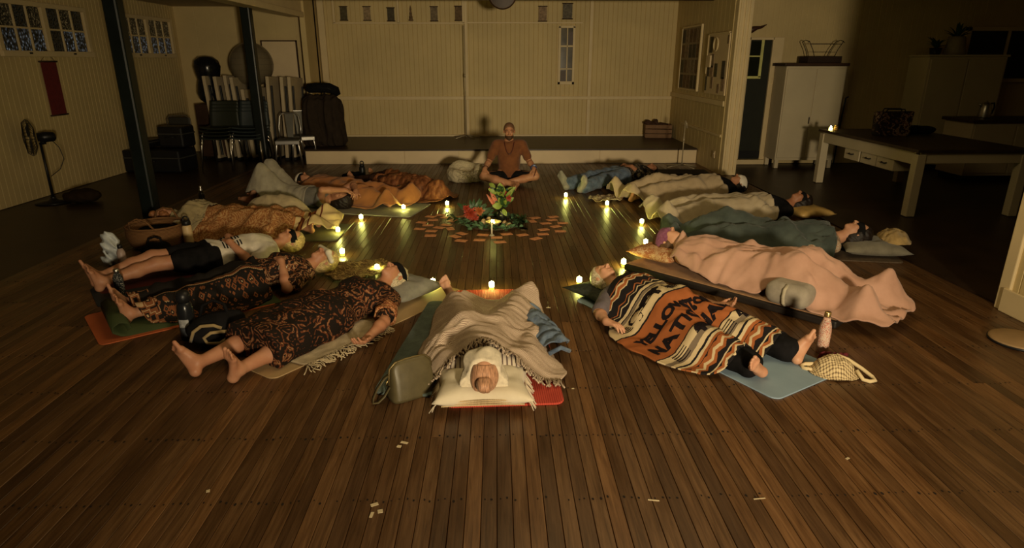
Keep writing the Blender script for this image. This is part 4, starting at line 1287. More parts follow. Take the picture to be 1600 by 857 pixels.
# ---- L2: woman in black and brown woven dress, eye pillow
J = lie(head=(.73, 0, .14), neck=(.57, 0, .115), face=(.12, -.15, 1), elbN=(.24, -.33, .07), wriN=(.30, -.12, .24), hdN=(.15, 1, .15), pnN=(0, 0, -1), curlN=.5, elbP=(.24, .30, .07), wriP=(.16, .10, .22), hdP=(-.1, -1, 0), pnP=(0, 0, -1),
        toeN=(-.55, -.15, .8), toeP=(-.5, .3, .8), ankN=(-.84, -.12, .075))
p, b = lying('woman in patterned poncho and black wrap with pale eye pillow, bracelet on raised hand', (-1.44, 4.99), (-2.52, 4.08), J, SK2, .92, .006, female=True)
BAT2 = batik('brown_ikat', (.014, .009, .007), (.19, .065, .025), (.38, .24, .13), 13, 16, amount=.5)
sdf_obj('poncho', torso_prims(J, True, 1.05, .75), .008, BAT2, p, .018, [((.56, 0, 0), (1, 0, 0)), ((.02, 0, 0), (-1, 0, 0))], .006)
MB().torus((.285, -.175, .195), .034, .007, 18, 6, Matrix.Rotation(R(70), 3, 'X')).build('bracelet', plain('silver_bracelet', (.7, .65, .55), .25, 1.0), p, True)
hair_obj(J, BLOND, p, .008, 'long', infl=.014)
sdf_obj('eye_pillow', [rc((.745, -.085, .225), .018, (.745, .085, .235), .018, .02, None), rc((.735, -.09, .215), .02, (.725, -.16, .16), .018, .03)], .007, plain('pale_satin_pillow', (.62, .58, .46), .45), p, .004)
def wrap_mat():
    t = NT('black_wrap_with_ikat_border')
    uv = t.n('TexCoord').outputs['UV']
    sp = t.n('SeparateXYZ', None, _0=uv)
    u, v = sp.outputs[0], sp.outputs[1]
    K = (.010, .008, .007); B = (.17, .060, .024); CR = (.40, .27, .15)
    teeth = t.math('MULTIPLY', t.math('PINGPONG', u, .007), .8)
    vo = t.n('TexVoronoi', dict(feature='F1', distance='MANHATTAN'), Vector=uv, Scale=24.0)
    dia = t.ramp(vo.outputs['Distance'], [(0, CR), (.16, K), (.36, B), (.62, K)], 'CONSTANT')
    vv = t.math('ADD', t.math('ADD', v, .5), teeth)
    bands = t.ramp(vv, [(0, B), (.10, K), (.14, B), (.29, K), (.31, CR), (.315, B), (.35, K), (.375, CR), (.381, B), (.40, K), (.415, CR), (.419, K)], 'CONSTANT')
    ins = t.math('MULTIPLY', t.math('LESS_THAN', v, -.15), t.math('GREATER_THAN', t.noise(uv, 5, 2).outputs[0], .38))
    c = t.mix(ins, bands, dia)
    leg = t.math('GREATER_THAN', u, .80)
    c = t.mix(leg, c, t.ramp(t.n('TexVoronoi', dict(feature='F1', distance='CHEBYCHEV'), Vector=uv, Scale=17.0).outputs['Distance'], [(0, CR), (.12, K), (.24, B), (.40, CR), (.46, B), (.56, K)], 'CONSTANT'))
    t.bump(t.noise(uv, 90, 3).outputs[0], .3, .004)
    return t.done(c, .88, spec=.15)
D = Drape([mesh_co(b)], (-1.2, -.8), (.9, .8), .018, 1.3, 2, .012, .020, (6, 5), 24.0)
bl = cloth_obj('wrap_skirt', D, [(.14, -.34, .30), (-.1, -.44, .34), (-.5, -.42, .34), (-.74, -.26, .30), (-.80, -.20, .26)], 84, 60, wrap_mat())
bl.parent = p
D2 = Drape([], (-.6, -.5), (.6, .5), .02, 1, 1, .006, .055, (7, 8), 31)
sh = thing('shawl', 'golden-brown patterned shawl spread under the head with the pale eye pillow', 'shawl', (-1.26, 5.06, .006), R(35))
cloth_obj('shawl_cloth', D2, [(-.20, -.26, .20), (.1, -.30, .18), (.36, -.2, .06)], 44, 36, batik('golden_shawl', (.13, .08, .035), (.38, .26, .11), (.46, .34, .17), 15, 14, amount=.45), sh)
aL2 = math.atan2(4.99 - 4.08, -1.44 + 2.52)
tag(mat_slab('exercise_mat', plain('burnt_orange_foam', (.42, .10, .030), .75, 0, .1, 6), 1.12, .64, .006, (-2.24, 4.22, 0), R(39)), 'burnt orange exercise mat under the black wrap, below the green mat', 'mat')
g = thing('rolled_mat', 'dark green mat with its end rolled up on the burnt orange mat', 'mat', (-2.24, 4.22, .0065), R(37))
mb = MB()
pr = [(x * .1, 0.0) for x in range(6, -4, -1)] + [(-.36, .0), (-.42, .012), (-.46, .04), (-.455, .075), (-.42, .095), (-.38, .085), (-.36, .055), (-.385, .04)]
th = .007
vs, fs = [], []
for y in (-.29, .26):
    for q, z in pr: vs.append((q, y, z + .001))
m_ = len(pr)
fs = [(i, i + 1, m_ + i + 1, m_ + i) for i in range(m_ - 1)]
mb.add(vs, fs)
o = mb.build('mat_sheet', plain('olive_green_foam', (.035, .048, .014), .75, 0, .15, 6), g, True)
md = o.modifiers.new('solid', 'SOLIDIFY'); md.thickness = .006; md.offset = 1

# ---- L3: white t-shirt and black shorts
J = lie(head=(.73, 0, .135), face=(.1, -.25, 1), kneeP=(-.43, .08, .17), kneeN=(-.43, -.07, .14), ankP=(-.84, .07, .075), ankN=(-.83, -.10, .075), elbN=(.26, -.29, .07), wriN=(.16, -.10, .235), hdN=(-.1, 1, .05), pnN=(0, 0, -1), elbP=(.26, .29, .07), wriP=(.20, .10, .235), hdP=(-.1, -1, .05), pnP=(0, 0, -1), toeP=(-.5, .3, .8), toeN=(-.5, -.1, .8))
p, b = lying('bare-legged person in white printed t-shirt, black shorts and black eye band', (-1.90, 5.60), (-3.08, 4.70), J, SK2, .96, .0065)
sdf_obj('shorts', leg_prims(J, .58, 1.03, .02), .009, BLACKCLOTH, p, .010, [((.06, 0, 0), (1, 0, 0))], .005)
sh = sdf_obj('shirt', torso_prims(J, sleeve=.6, stout=1.03), .009, WHITEC, p, .018, [((.56, 0, 0), (1, 0, 0)), ((.0, 0, 0), (-1, 0, 0))], .006)
hair_obj(J, BLOND, p, .008, 'long', infl=.014)
mask_obj(J, BLACKCLOTH, p, .007, 'eye_band')
D = Drape([mesh_co(sh)], (-.2, -.3), (.7, .3), .012, 3, 1, .0, .0, (1, 1), 0)
vs, fs = [], []
for q in range(7):
    for k in range(3):
        o = len(vs); x0 = .10 + q * .024; y0 = -.14 + k * .085; w_ = random.uniform(.04, .075)
        vs += [(x0, y0, 0), (x0 + .011, y0, 0), (x0 + .011, y0 + w_, 0), (x0, y0 + w_, 0)]; fs.append((o, o + 1, o + 2, o + 3))
conform('print', vs, fs, D, BLACKCLOTH, p, .003, .03)
tag(mat_slab('exercise_mat', plain('maroon_foam', (.08, .014, .012), .75), 1.5, .60, .007, (-2.58, 5.22, 0), R(37)), 'dark maroon mat under the person in the white t-shirt', 'mat')
tag(mat_slab('exercise_mat', plain('navy_foam', (.012, .020, .028), .7), 1.3, .5, .006, (-2.50, 4.86, 0), R(37)), 'dark navy mat between the bare legs and the black wrap', 'mat')

# ---- L4: paisley cover
J = lie(head=(.72, 0, .15), neck=(.565, 0, .12), face=(.1, .1, 1), kneeP=(-.42, .13, .17), kneeN=(-.42, -.13, .14), toeP=(-.8, .6, .4), toeN=(-.8, -.6, .4))
p, b = lying('curly-haired person under orange paisley cover, head beside the straw basket', (-3.44, 6.42), (-1.96, 6.40), J, SK2, .98, .011, female=True)
sdf_obj('curls', [ball((.72 + .09 * math.cos(k * 2.4) * (.6 + .05 * k % .5), .10 * math.sin(k * 2.4), .14 + .06 * math.sin(k * 1.7)), .035, .01) for k in range(16)], .010, hair_mat('auburn_curls', (.30, .12, .045)), p, .006, (), .006, (60, 60, 60))
sdf_obj('shirt', torso_prims(J, True, sleeve=1.4), .011, batik('jewelled_dark_top', (.02, .010, .008), (.10, .04, .02), (.40, .28, .16), 15, 10, amount=.52), p, .013, [((.56, 0, 0), (1, 0, 0))], .004)
D = Drape([mesh_co(b)], (-1.3, -.8), (.9, .8), .02, .75, 3, .014, .045, (4, 7), 34.0)
def paisley():
    t = NT('orange_paisley')
    uv = t.n('TexCoord').outputs['UV']
    sp = t.n('SeparateXYZ', None, _0=uv)
    nz = t.noise(uv, 7, 3)
    vv = t.n('VectorMath', dict(operation='MULTIPLY_ADD'), _0=nz.outputs[1], _1=(.12, .12, .12), _2=uv).outputs[0]
    d = t.n('TexVoronoi', dict(feature='F1'), Vector=vv, Scale=11.0).outputs['Distance']
    fine = t.n('TexVoronoi', dict(feature='F1'), Vector=vv, Scale=60.0).outputs['Distance']
    k = t.math('ADD', t.math('MULTIPLY', t.math('SINE', t.math('MULTIPLY', d, 34.0)), .3), fine)
    c = t.ramp(k, [(0, (.19, .075, .028)), (.35, (.28, .115, .040)), (.6, (.34, .16, .06)), (.85, (.42, .25, .11))])
    CRM = (.56, .42, .20); MR = (.12, .03, .015); OR = (.36, .14, .04)
    hem = t.ramp(t.math('DIVIDE', sp.outputs[0], 1.40), [(0, OR), (.80, OR), (.815, CRM), (.845, MR), (.86, OR), (.885, MR), (.90, CRM), (.93, MR), (.945, CRM)], 'CONSTANT')
    c = t.mix(t.math('GREATER_THAN', sp.outputs[0], 1.13), c, hem)
    t.bump(t.noise(uv, 80, 3).outputs[0], .3, .004)
    return t.done(c, .85, spec=.15)
bl = cloth_obj('blanket', D, [(.42, -.34, .38), (.2, -.46, .50), (-.3, -.52, .48), (-.7, -.48, .40), (-1.0, -.40, .34), (-1.10, -.34, .28)], 96, 64, paisley())
tag(place(bl, p), 'orange paisley cover with striped hem beside the cream bottle', 'blanket', 'blankets')
sc_ = cloth_obj('scarf', Drape([mesh_co(bl), mesh_co(b)], (-1.3, -.8), (.9, .8), .02, 1.0, 2, .012, .03, (6, 22), 40), [(.60, -.34, .16), (.50, -.42, .26), (.38, -.52, .34), (.28, -.56, .40), (.20, -.54, .36)], 34, 70, cloth('cream_scarf', (.40, .32, .17)))
tag(place(sc_, p), 'pale straw-coloured scarf lying across the chest end of the paisley cover', 'scarf')
pt = thing('folded_blanket', 'cream folded blanket bunched behind the paisley cover', 'blanket', (-2.42, 6.84, .0), R(-4))
D2 = Drape([np.array([(x * .02, y * .02, .27 * max(0, 1 - (x / 19) ** 2 - (y / 8) ** 2) ** .5) for x in range(-19, 20) for y in range(-8, 9)])], (-.6, -.4), (.6, .4), .02, 1.5, 2, .01, .03, (5, 9), 44)
cloth_obj('blanket_cloth', D2, [(-.48, -.18, .20), (0, -.24, .24), (.46, -.18, .18)], 50, 32, cloth('cream_cotton_throw', (.46, .37, .22)), pt)
tag(mat_slab('exercise_mat', plain('olive_grey_foam', (.10, .09, .05), .75), 1.95, .66, .012, (-2.55, 6.33, 0), R(0)), 'olive grey mat under the orange paisley cover', 'mat')

# ---- L5: grey sheet over raised knees, arm over the head
J = lie(head=(.70, -.02, .12), face=(.15, -.2, 1), kneeP=(-.30, .12, .46), kneeN=(-.28, -.10, .44), ankP=(-.50, .13, .08), ankN=(-.46, -.12, .08), toeP=(-1, .1, -.05), toeN=(-1, -.1, -.05), hipP=(0, .085, .12), hipN=(0, -.085, .12),
        shoN=(.50, -.165, .11), elbN=(.62, -.30, .28), wriN=(.80, -.10, .25), hdN=(.5, .8, -.3), pnN=(-.3, 0, -1), shoP=(.50, .165, .11), elbP=(.72, .28, .25), wriP=(.86, .07, .21), hdP=(.3, -1, -.3), pnP=(-.3, 0, -1))
J['bigP'] = -1; J['bigN'] = 1
p, b = lying('dark-haired person with raised knees under grey sheet, arms folded over the head', (-1.84, 7.46), (-3.10, 7.78), J, SK2, .98, .009)
sdf_obj('shirt', torso_prims(J, sleeve=.35), .011, cloth('grey_cotton', (.20, .19, .16)), p, .012, [((.55, 0, 0), (1, 0, 0))], .004)
hair_obj(J, DARKH, p, .009, 'long', infl=.03)
D = Drape([mesh_co(b)], (-.9, -.7), (.8, .7), .02, 1.9, 2, .012, .022, (12, 5), 51)
GS = cloth('grey_sheet', (.34, .31, .24), (.25, .225, .17), 8, 200, .3)
bl = cloth_obj('blanket', D, [(.30, -.27, .27), (.1, -.33, .33), (-.2, -.31, .31), (-.36, -.28, .28), (-.46, -.25, .25)], 70, 56, GS)
tag(place(bl, p), 'grey sheet over the raised knees at left', 'blanket', 'blankets')
tag(mat_slab('exercise_mat', plain('light_grey_mat', (.24, .22, .18), .7), 1.95, .72, .010, (-1.85, 7.55, 0), R(-14)), 'light grey mat under the dark-haired person with raised knees', 'mat')

# ---- L6: orange blanket, white-edged eye mask
J = lie(head=(.73, 0, .16), neck=(.57, 0, .12), face=(.15, -.1, 1), kneeP=(-.42, .12, .14), kneeN=(-.42, -.12, .14), toeP=(-.8, .5, .4), toeN=(-.8, -.5, .4))
p, b = lying('person with white-edged black eye mask under plain orange blanket, back left', (-2.58, 8.42), (-1.18, 7.56), J, SK2, 1.0, .011)
hair_obj(J, BROWNH, p, .009, 'long', infl=.014)
mask_obj(J, BLACKCLOTH, p, .009)
mask_obj(J, WHITEC, p, .009, 'white_band', (.03, .07), .018)
D = Drape([mesh_co(b)], (-1.3, -.8), (.9, .8), .02, 1.2, 3, .014, .036, (5, 9), 61)
bl = cloth_obj('blanket', D, [(.56, -.2, .2), (.48, -.34, .34), (0, -.42, .42), (-.5, -.42, .42), (-.9, -.38, .38), (-1.06, -.26, .30)], 90, 56, cloth('orange_cotton', (.42, .175, .060), (.32, .125, .040), 6, 220, .2))
tag(place(bl, p), 'plain orange blanket over the person with the white-edged eye mask', 'blanket', 'blankets')

# ---- L7: rust shiny cover over head and chest, dark trousers
J = lie(head=(.70, 0, .13), toeP=(-.4, .4, .9), toeN=(-.4, -.4, .9), kneeP=(-.42, .13, .18), kneeN=(-.42, -.13, .15))
p, b = lying('person in dark trousers hidden to the waist under a shiny rust cover, back left', (-.76, 7.98), (-1.76, 8.82), J, SK2, .95, .011)
sdf_obj('trousers', leg_prims(J, 1.85, 1.0, .02), .011, cloth('dark_brown_trousers', (.045, .020, .012)), p, .008, [((.1, 0, 0), (1, 0, 0))], .005)
hair_obj(J, DARKH, p, .01, 'long')
D = Drape([mesh_co(b)], (-1.2, -.8), (1.1, .8), .02, 1.2, 2, .014, .045, (7, 10), 71)
bl = cloth_obj('blanket', D, [(.92, -.20, .20), (.8, -.36, .32), (.4, -.42, .38), (0, -.40, .38), (-.4, -.34, .34)], 84, 60, None)
t = NT('rust_brocade')
uv = t.coord('UV'); nz = t.noise(uv, 18, 4)
c = t.ramp(nz.outputs[0], [(.35, (.085, .028, .012)), (.55, (.24, .085, .032)), (.75, (.40, .20, .075))])
t.bump(nz.outputs[0], .5, .008)
bl.data.materials.append(t.done(c, .42, spec=.5))
tag(place(bl, p), 'shiny rust brocade cover over the hidden person, back left', 'blanket', 'blankets')
g = thing('bolster', 'small pale green roll lying against the shiny rust cover', 'bolster', (-1.20, 8.08, .075), R(125))
MB().tube([(-.16, 0, 0), (-.15, 0, 0), (.15, 0, 0), (.16, 0, 0)], [.05, .072, .072, .05], 16).build('roll', cloth('sage_cloth', (.30, .30, .20)), g, True)
MB().torus((0, 0, 0), .072, .006, 18, 6, Matrix.Rotation(R(90), 3, 'Y')).build('tie', cloth('sage_tie', (.2, .2, .13)), g, True)
# ------------------------------------------------------------------ candles in the ring
FLAME = emit('lit_candle_top', (.97, .92, .20), 100.0)
t = NT('glowing_frosted_wax')
t.b.inputs['Emission Color'].default_value = (1.0, .84, .22, 1)
t.b.inputs['Emission Strength'].default_value = 9.0
WAX = t.done((.75, .68, .42), .5)
t = NT('glowing_candle_base')
t.b.inputs['Emission Color'].default_value = (.95, .80, .10, 1)
t.b.inputs['Emission Strength'].default_value = 1.4
CUP = t.done((.6, .5, .2), .3)
cands = [(-1.63, 6.28, 'at the striped hem of the paisley cover'), (-1.51, 6.84, 'at the edge of the light grey mat'), (-1.11, 7.33, 'just beyond the feet end of the plain orange blanket'), (-.61, 7.52, 'in front of the shiny rust cover'),
         (-1.41, 5.51, 'left, between the paisley hem and the batik woman'), (-1.01, 5.03, 'beside the black eye band of the batik woman'), (-.51, 4.66, 'by the bare foot at the tan mat end'), (-.05, 4.58, 'just beyond the cream knitted blanket, centre front'),
         (.64, 4.68, "beside the fair-haired man's dark cushion"), (1.08, 5.14, 'at the corner of the thin dark mattress'), (1.41, 5.76, 'behind the purple eye wrap'), (1.55, 6.57, 'at the foot of the pale beige blanket'), (1.33, 7.49, 'beside the crumpled cream shawl'), (.88, 7.99, 'in front of the jeans of the uncovered person')]
c0 = None
for x, y, w in cands:
    lb = 'lit battery candle on the floor ' + w
    if c0 is None:
        c0 = thing('candle', lb, 'candle', (x, y, 0), 0, 'ring of lit candles on the floor')
        MB().lathe([(.018, 0), (.019, .003), (.019, .026), (.018, .028)], (0, 0, 0), 16).build('candle_base', CUP, c0, True)
        MB().lathe([(.018, .028), (.0195, .031), (.0195, .060), (.017, .064), (.010, .065), (.0, .063)], (0, 0, 0), 16, False).build('candle_body', FLAME, c0, True)
        MB().lathe([(.004, .063), (.005, .068), (.001, .076)], (0, 0, 0), 8).build('flame_tip', FLAME, c0, True)
    else:
        dup(c0, (x, y, 0), random.uniform(0, 6), lb)

# ------------------------------------------------------------------ cards
CARD = plain('orange_card', (.66, .30, .14), .6, 0, .12, 12)
INKC = plain('orange_card_print', (.50, .18, .08), .6)
cards = [(-0.76, 7.01), (-0.65, 7.09), (-0.83, 6.74), (-0.72, 6.85), (-0.75, 6.62), (-0.58, 6.96), (-0.5, 6.82), (-0.41, 7.0), (-0.82, 6.46), (-0.69, 6.37), (-0.62, 6.51), (-0.55, 6.63), (-0.5, 6.46), (-0.68, 6.19), (-0.43, 6.15), (-0.37, 6.26), (-0.36, 5.99), (-0.15, 6.2), (-0.18, 6.01), (-0.01, 6.1), (0.02, 5.93), (0.09, 6.23), (0.25, 6.19), (0.38, 6.05), (0.46, 6.22), (0.48, 6.4), (0.65, 6.33), (0.62, 6.53), (0.71, 6.68), (0.52, 6.67), (0.6, 6.82), (0.63, 6.97), (0.38, 6.77), (0.42, 6.92), (0.24, 6.98)]
k0 = None
def card_labels(pts):
    """which card: its cluster in the ring and its rank there, counted from the camera side or from the left"""
    out = {}
    words = ['first', 'second', 'third', 'fourth', 'fifth', 'sixth', 'seventh', 'eighth', 'ninth', 'tenth', 'eleventh', 'twelfth', 'thirteenth', 'fourteenth', 'fifteenth']
    left = [i for i, (x, y) in enumerate(pts) if x < -.3 and y > 6.3]; right = [i for i, (x, y) in enumerate(pts) if x > .2 and y > 6.3]
    front = [i for i in range(len(pts)) if i not in left and i not in right]
    for grp, txt, key in ((left, 'orange card in the cluster left of the wreath, %s nearest the camera', lambda i: pts[i][1]),
                          (right, 'orange card in the cluster right of the wreath, %s nearest the camera', lambda i: pts[i][1]),
                          (front, 'orange card in the front arc round the taper, %s from the left', lambda i: pts[i][0])):
        for n_, i in enumerate(sorted(grp, key=key)): out[i] = txt % words[n_]
    return out
CL = card_labels(cards)
for i, (x, y) in enumerate(cards):
    ang = math.atan2(y - 6.6, x + .05)
    rz = ang + math.pi / 2 + random.uniform(-.2, .2)
    if abs(x + .05) > .45: rz = random.uniform(-.35, .35) + (0.25 if x > 0 else -.25)
    if k0 is None:
        k0 = thing('card', CL[i], 'card', (x, y, .0016), rz, 'ring of orange cards')
        MB().box((0, 0, .0012), (.115, .076, .002)).build('card_sheet', CARD, k0)
        f = MB()
        for a, b in (((-.048, -.030, .0022), (.048, -.027, .0027)), ((-.048, .027, .0022), (.048, .030, .0027)), ((-.048, -.030, .0022), (-.045, .030, .0027)), ((.045, -.030, .0022), (.048, .030, .0027))): f.span(a, b)
        f.box((0, 0, .0024), (.02, .02, .0006), .78)
        f.build('card_border', INKC, k0)
    else:
        dup(k0, (x, y, .0016), rz, CL[i])

# ------------------------------------------------------------------ centrepiece
LEAF = plain('eucalyptus_leaf', (.10, .19, .10), .45, 0, .4, 30)
DLEAF = plain('dark_green_leaf', (.025, .060, .020), .4, 0, .4, 14)
LIME = plain('lime_leaf', (.21, .28, .05), .45, 0, .3, 14)
REDP = plain('red_petal', (.28, .035, .016), .5, 0, .35, 25)
ORP = plain('orange_petal', (.34, .09, .025), .5, 0, .3, 25)
PINKL = plain('rust_pink_leaf', (.40, .11, .06), .5, 0, .3, 14)
def leaf_geo(mb, base, tip, width, up=(0, 0, 1), bend=.1, n=5):
    b = Vector(base); e = Vector(tip); d = e - b; L = d.length
    w = d.cross(Vector(up))
    w = w.normalized() if w.length > 1e-5 else Vector((1, 0, 0))
    nn = w.cross(d).normalized()
    vs, fs = [], []
    for i in range(n + 1):
        s = i / n; p = b + d * s + nn * (bend * L * math.sin(math.pi * s)); hw = width / 2 * math.sin(math.pi * min(.97, .06 + s * .92)) ** .8
        vs += [p - w * hw + nn * hw * .25, p - nn * .001, p + w * hw + nn * hw * .25]
    for i in range(n):
        a = i * 3
        fs += [(a, a + 1, a + 4, a + 3), (a + 1, a + 2, a + 5, a + 4)]
    mb.add(vs, fs)
wr = thing('wreath', 'round green eucalyptus wreath on the floor in the middle of the circle', 'wreath', (-.05, 6.62, 0))
rr_ = random.Random(3)
MB().torus((0, 0, .022), .29, .012, 36, 6).build('twig_ring', plain('twig', (.06, .035, .018), .8), wr, True)
mb = MB()
for i in range(330):
    a = rr_.uniform(0, 2 * math.pi); r0 = .29 + rr_.gauss(0, .035); z0 = rr_.uniform(.012, .06)
    b = Vector((r0 * math.cos(a), r0 * math.sin(a), z0)); q = a + rr_.choice((-1, 1)) * rr_.uniform(.6, 2.2)
    ln = rr_.uniform(.035, .055)
    e = b + Vector((math.cos(q) * ln, math.sin(q) * ln, rr_.uniform(-.006, .035))); e.z = max(e.z, .010)
    leaf_geo(mb, b, e, ln * .85, (rr_.uniform(-.6, .6), rr_.uniform(-.6, .6), 1), .08, 3)
tag(mb.build('leaves', LEAF, wr, True), kind='stuff')
mb = MB()
for i in range(9):
    a = rr_.uniform(-.3, .3); b = Vector((.30, -.04 + .02 * i * .5, .05)); e = b + Vector((math.sin(i * 2.1) * .06, math.cos(i * 1.3) * .05, .05 + .01 * (i % 4)))
    leaf_geo(mb, b, e, .05, (1, 0, .2), .1, 3)
mb.build('side_sprig', LEAF, wr, True)
mb = MB()
for i in range(12):
    b = Vector((-.33 - .012 * i, .05 * math.sin(i * 1.9), .03 + .008 * i)); e = b + Vector((-.05, .04 * math.sin(i * 2.7), .035 * math.cos(i)))
    leaf_geo(mb, b, e, .045, (0, 0, 1), .1, 3)
mb.build('side_sprig', DLEAF, wr, True)
# vase with the arrangement
vs_ = thing('flower_vase', 'dark vase of red, lime and rust leaves and flowers inside the wreath', 'vase', (.045, 6.68, 0))
MB().lathe([(.045, 0), (.055, .01), (.06, .06), (.052, .13), (.045, .165), (.05, .17), (.04, .165)], (0, 0, 0), 18).build('vase', plain('dark_glazed_vase', (.010, .010, .008), .15), vs_, True)
st_ = MB(); ll = MB(); dl = MB(); rl = MB(); fl2 = MB()
for i in range(14):
    a = i * 2.4; h_ = rr_.uniform(.24, .42); r_ = rr_.uniform(.03, .12)
    e = Vector((r_ * math.cos(a), r_ * math.sin(a), h_))
    st_.tube([(0, 0, .15), (e.x * .4, e.y * .4, .15 + (h_ - .15) * .6), tuple(e)], [.004, .0035, .002], 5)
    for k in range(4):
        m_ = Vector((0, 0, .17)).lerp(e, .35 + .2 * k)
        q = a + rr_.uniform(-1.8, 1.8); ln = rr_.uniform(.06, .11)
        tgt = m_ + Vector((math.cos(q) * ln, math.sin(q) * ln * .7, rr_.uniform(.0, .07)))
        leaf_geo(ll if (i + k) % 3 == 0 else dl, m_, tgt, ln * .5, (0, -1, .3), .12)
for bx, ex, ez, w_ in ((-.03, -.13, .40, .045), (-.02, -.10, .34, .04), (-.05, -.16, .33, .035)):
    leaf_geo(rl, (bx, -.02, .17), (ex, -.03, ez), w_, (0, -1, 0), .05)
for bx, by, bz, ex, ez, w_ in ((0, -.03, .2, -.10, .21, .075), (.01, -.04, .17, .05, .10, .05), (.0, -.03, .2, -.03, .30, .05), (.03, -.02, .26, .13, .40, .05), (.0, 0, .3, -.02, .45, .10)):
    leaf_geo(ll, (bx, by, bz), (ex, by - .03, ez), w_, (0, -1, .2), .08)
for cx, cy, cz, n_ in ((.075, -.05, .29, 12), (-.01, -.01, .37, 12), (.05, .0, .33, 8)):
    for k in range(n_):
        a = k * 2.4; u_ = .012 + .020 * (k / n_)
        leaf_geo(fl2, (cx, cy, cz), (cx + math.cos(a) * u_ * 1.5, cy - .012, cz + math.sin(a) * u_ * 1.5), .022, (0, -1, 0), .15, 3)
st_.build('stems', DLEAF, vs_, True); dl.build('dark_leaves', DLEAF, vs_, True); ll.build('lime_leaves', LIME, vs_, True)
rl.build('rust_leaves', PINKL, vs_, True); fl2.build('red_flowers', REDP, vs_, True)
# banksia-like red blooms leaning out at the left
bq = thing('red_flower_bunch', 'bunch of big red blooms with dark leaves lying on the left of the wreath', 'flowers', (-.28, 6.66, .045))
pm = MB(); om = MB(); gm = MB(); sm_ = MB()
for cx, cz, m_, rad in ((-.02, .075, pm, .085), (.085, .105, om, .06), (.03, .03, pm, .055), (-.055, .13, pm, .05)):
    for k in range(26):
        a = k * 2.4; el_ = (k / 26) * 1.3
        d = Vector((math.cos(a) * math.cos(el_), -math.sin(el_) * .9 - .15, math.sin(a) * math.cos(el_)))
        leaf_geo(m_, (cx, -.0, cz), Vector((cx, 0, cz)) + d * rad * rr_.uniform(.75, 1.1), rad * .42, (0, -1, .1), .18, 4)
for k in range(18):
    a = rr_.uniform(.2, 2.9); ln = rr_.uniform(.10, .20)
    leaf_geo(gm, (.02, .02, .06), (.02 + math.cos(a) * ln * 1.2, .03, .06 + math.sin(a) * ln), .045, (0, -1, .2), .15)
for k in range(6):
    sm_.tube([(.02, .01, .0), (.0 + .02 * k, .01, .05)], .005, 5)
sm_.tube([(.0, 0, 0), (.14, 0, .0), (.2, .02, .01)], .006, 6)
pm.build('red_petals', REDP, bq, True); om.build('orange_petals', ORP, bq, True); gm.build('leaves', DLEAF, bq, True); sm_.build('stalks', DLEAF, bq, True)
GOURD = plain('pale_gourd_skin', (.50, .36, .17), .45, 0, .25, 14)
gdat = [((-.15, 6.52), .040, .095, 'tall pale gourd left of the glowing dish'), ((-.095, 6.60), .038, .10, 'yellowish gourd behind the glowing dish'), ((.115, 6.49), .040, .065, 'round gourd right of the glowing dish'), ((.075, 6.56), .034, .065, 'small round gourd between vase and dish')]
for (x, y), r_, h_, lb in gdat:
    g = thing('gourd', lb, 'gourd', (x, y, .0), x * 9, 'gourds in the wreath')
    MB().lathe([(.004, .0), (r_ * .7, .004), (r_, h_ * .35), (r_ * .8, h_ * .68), (r_ * .42, h_ * .92), (.006, h_ * .97)], (0, 0, 0), 18).build('fruit', GOURD, g, True)
    MB().tube([(0, 0, h_ * .95), (.004, 0, h_ * 1.08), (.010, .0, h_ * 1.15)], [.005, .004, .003], 6).build('stalk', DARKWOOD, g, True)
g = thing('candle_dish', 'shallow cream dish glowing with a tea light in the wreath', 'dish', (-.045, 6.42, .052))
MB().lathe([(.03, 0), (.06, .012), (.085, .035), (.088, .037), (.08, .034), (.05, .016), (.0, .014)], (0, 0, 0), 24).build('dish', plain('cream_dish', (.60, .50, .28), .4), g, True)
MB().lathe([(.018, .016), (.018, .03), (.0, .03)], (0, 0, 0), 12).build('tea_light', WAX, g, True)
MB().ell((0, -.0, .042), (.009, .009, .014), 10, 8).build('flame', FLAME, g, True)
g = thing('taper_candle', 'lit slim white taper standing before the wreath', 'candle', (-.06, 6.18, 0))
MB().cyl((0, 0, .016), (0, 0, .135), .0085, .0075, 12).build('wax_stick', plain('white_wax', (.72, .66, .50), .5), g, True)
MB().lathe([(.028, 0), (.030, .004), (.024, .008), (.012, .018), (.009, .018)], (0, 0, 0), 16).build('holder', plain('clear_holder', (.35, .32, .22), .15), g, True)
MB().cyl((0, 0, .135), (0, 0, .141), .0012, None, 6).build('wick', BLACK, g)
MB().ell((0, 0, .153), (.0065, .0065, .014), 10, 8).build('flame', FLAME, g, True)
g = thing('glass_jar', 'empty clear glass jar standing at the right end of the wreath', 'jar', (.275, 6.42, 0))
t = NT('clear_glass'); t.b.inputs['Transmission Weight'].default_value = 1.0; t.b.inputs['IOR'].default_value = 1.06
GLASS = t.done((.9, .92, .88), .04)
MB().lathe([(.0, 0), (.042, 0), (.046, .01), (.046, .12), (.040, .135), (.041, .145), (.038, .145), (.037, .135), (.043, .118), (.043, .012), (.0, .006)], (0, 0, 0), 24, False).build('jar', GLASS, g, True)
MB().torus((0, 0, .138), .041, .003, 24, 6).build('rim', GLASS, g, True)

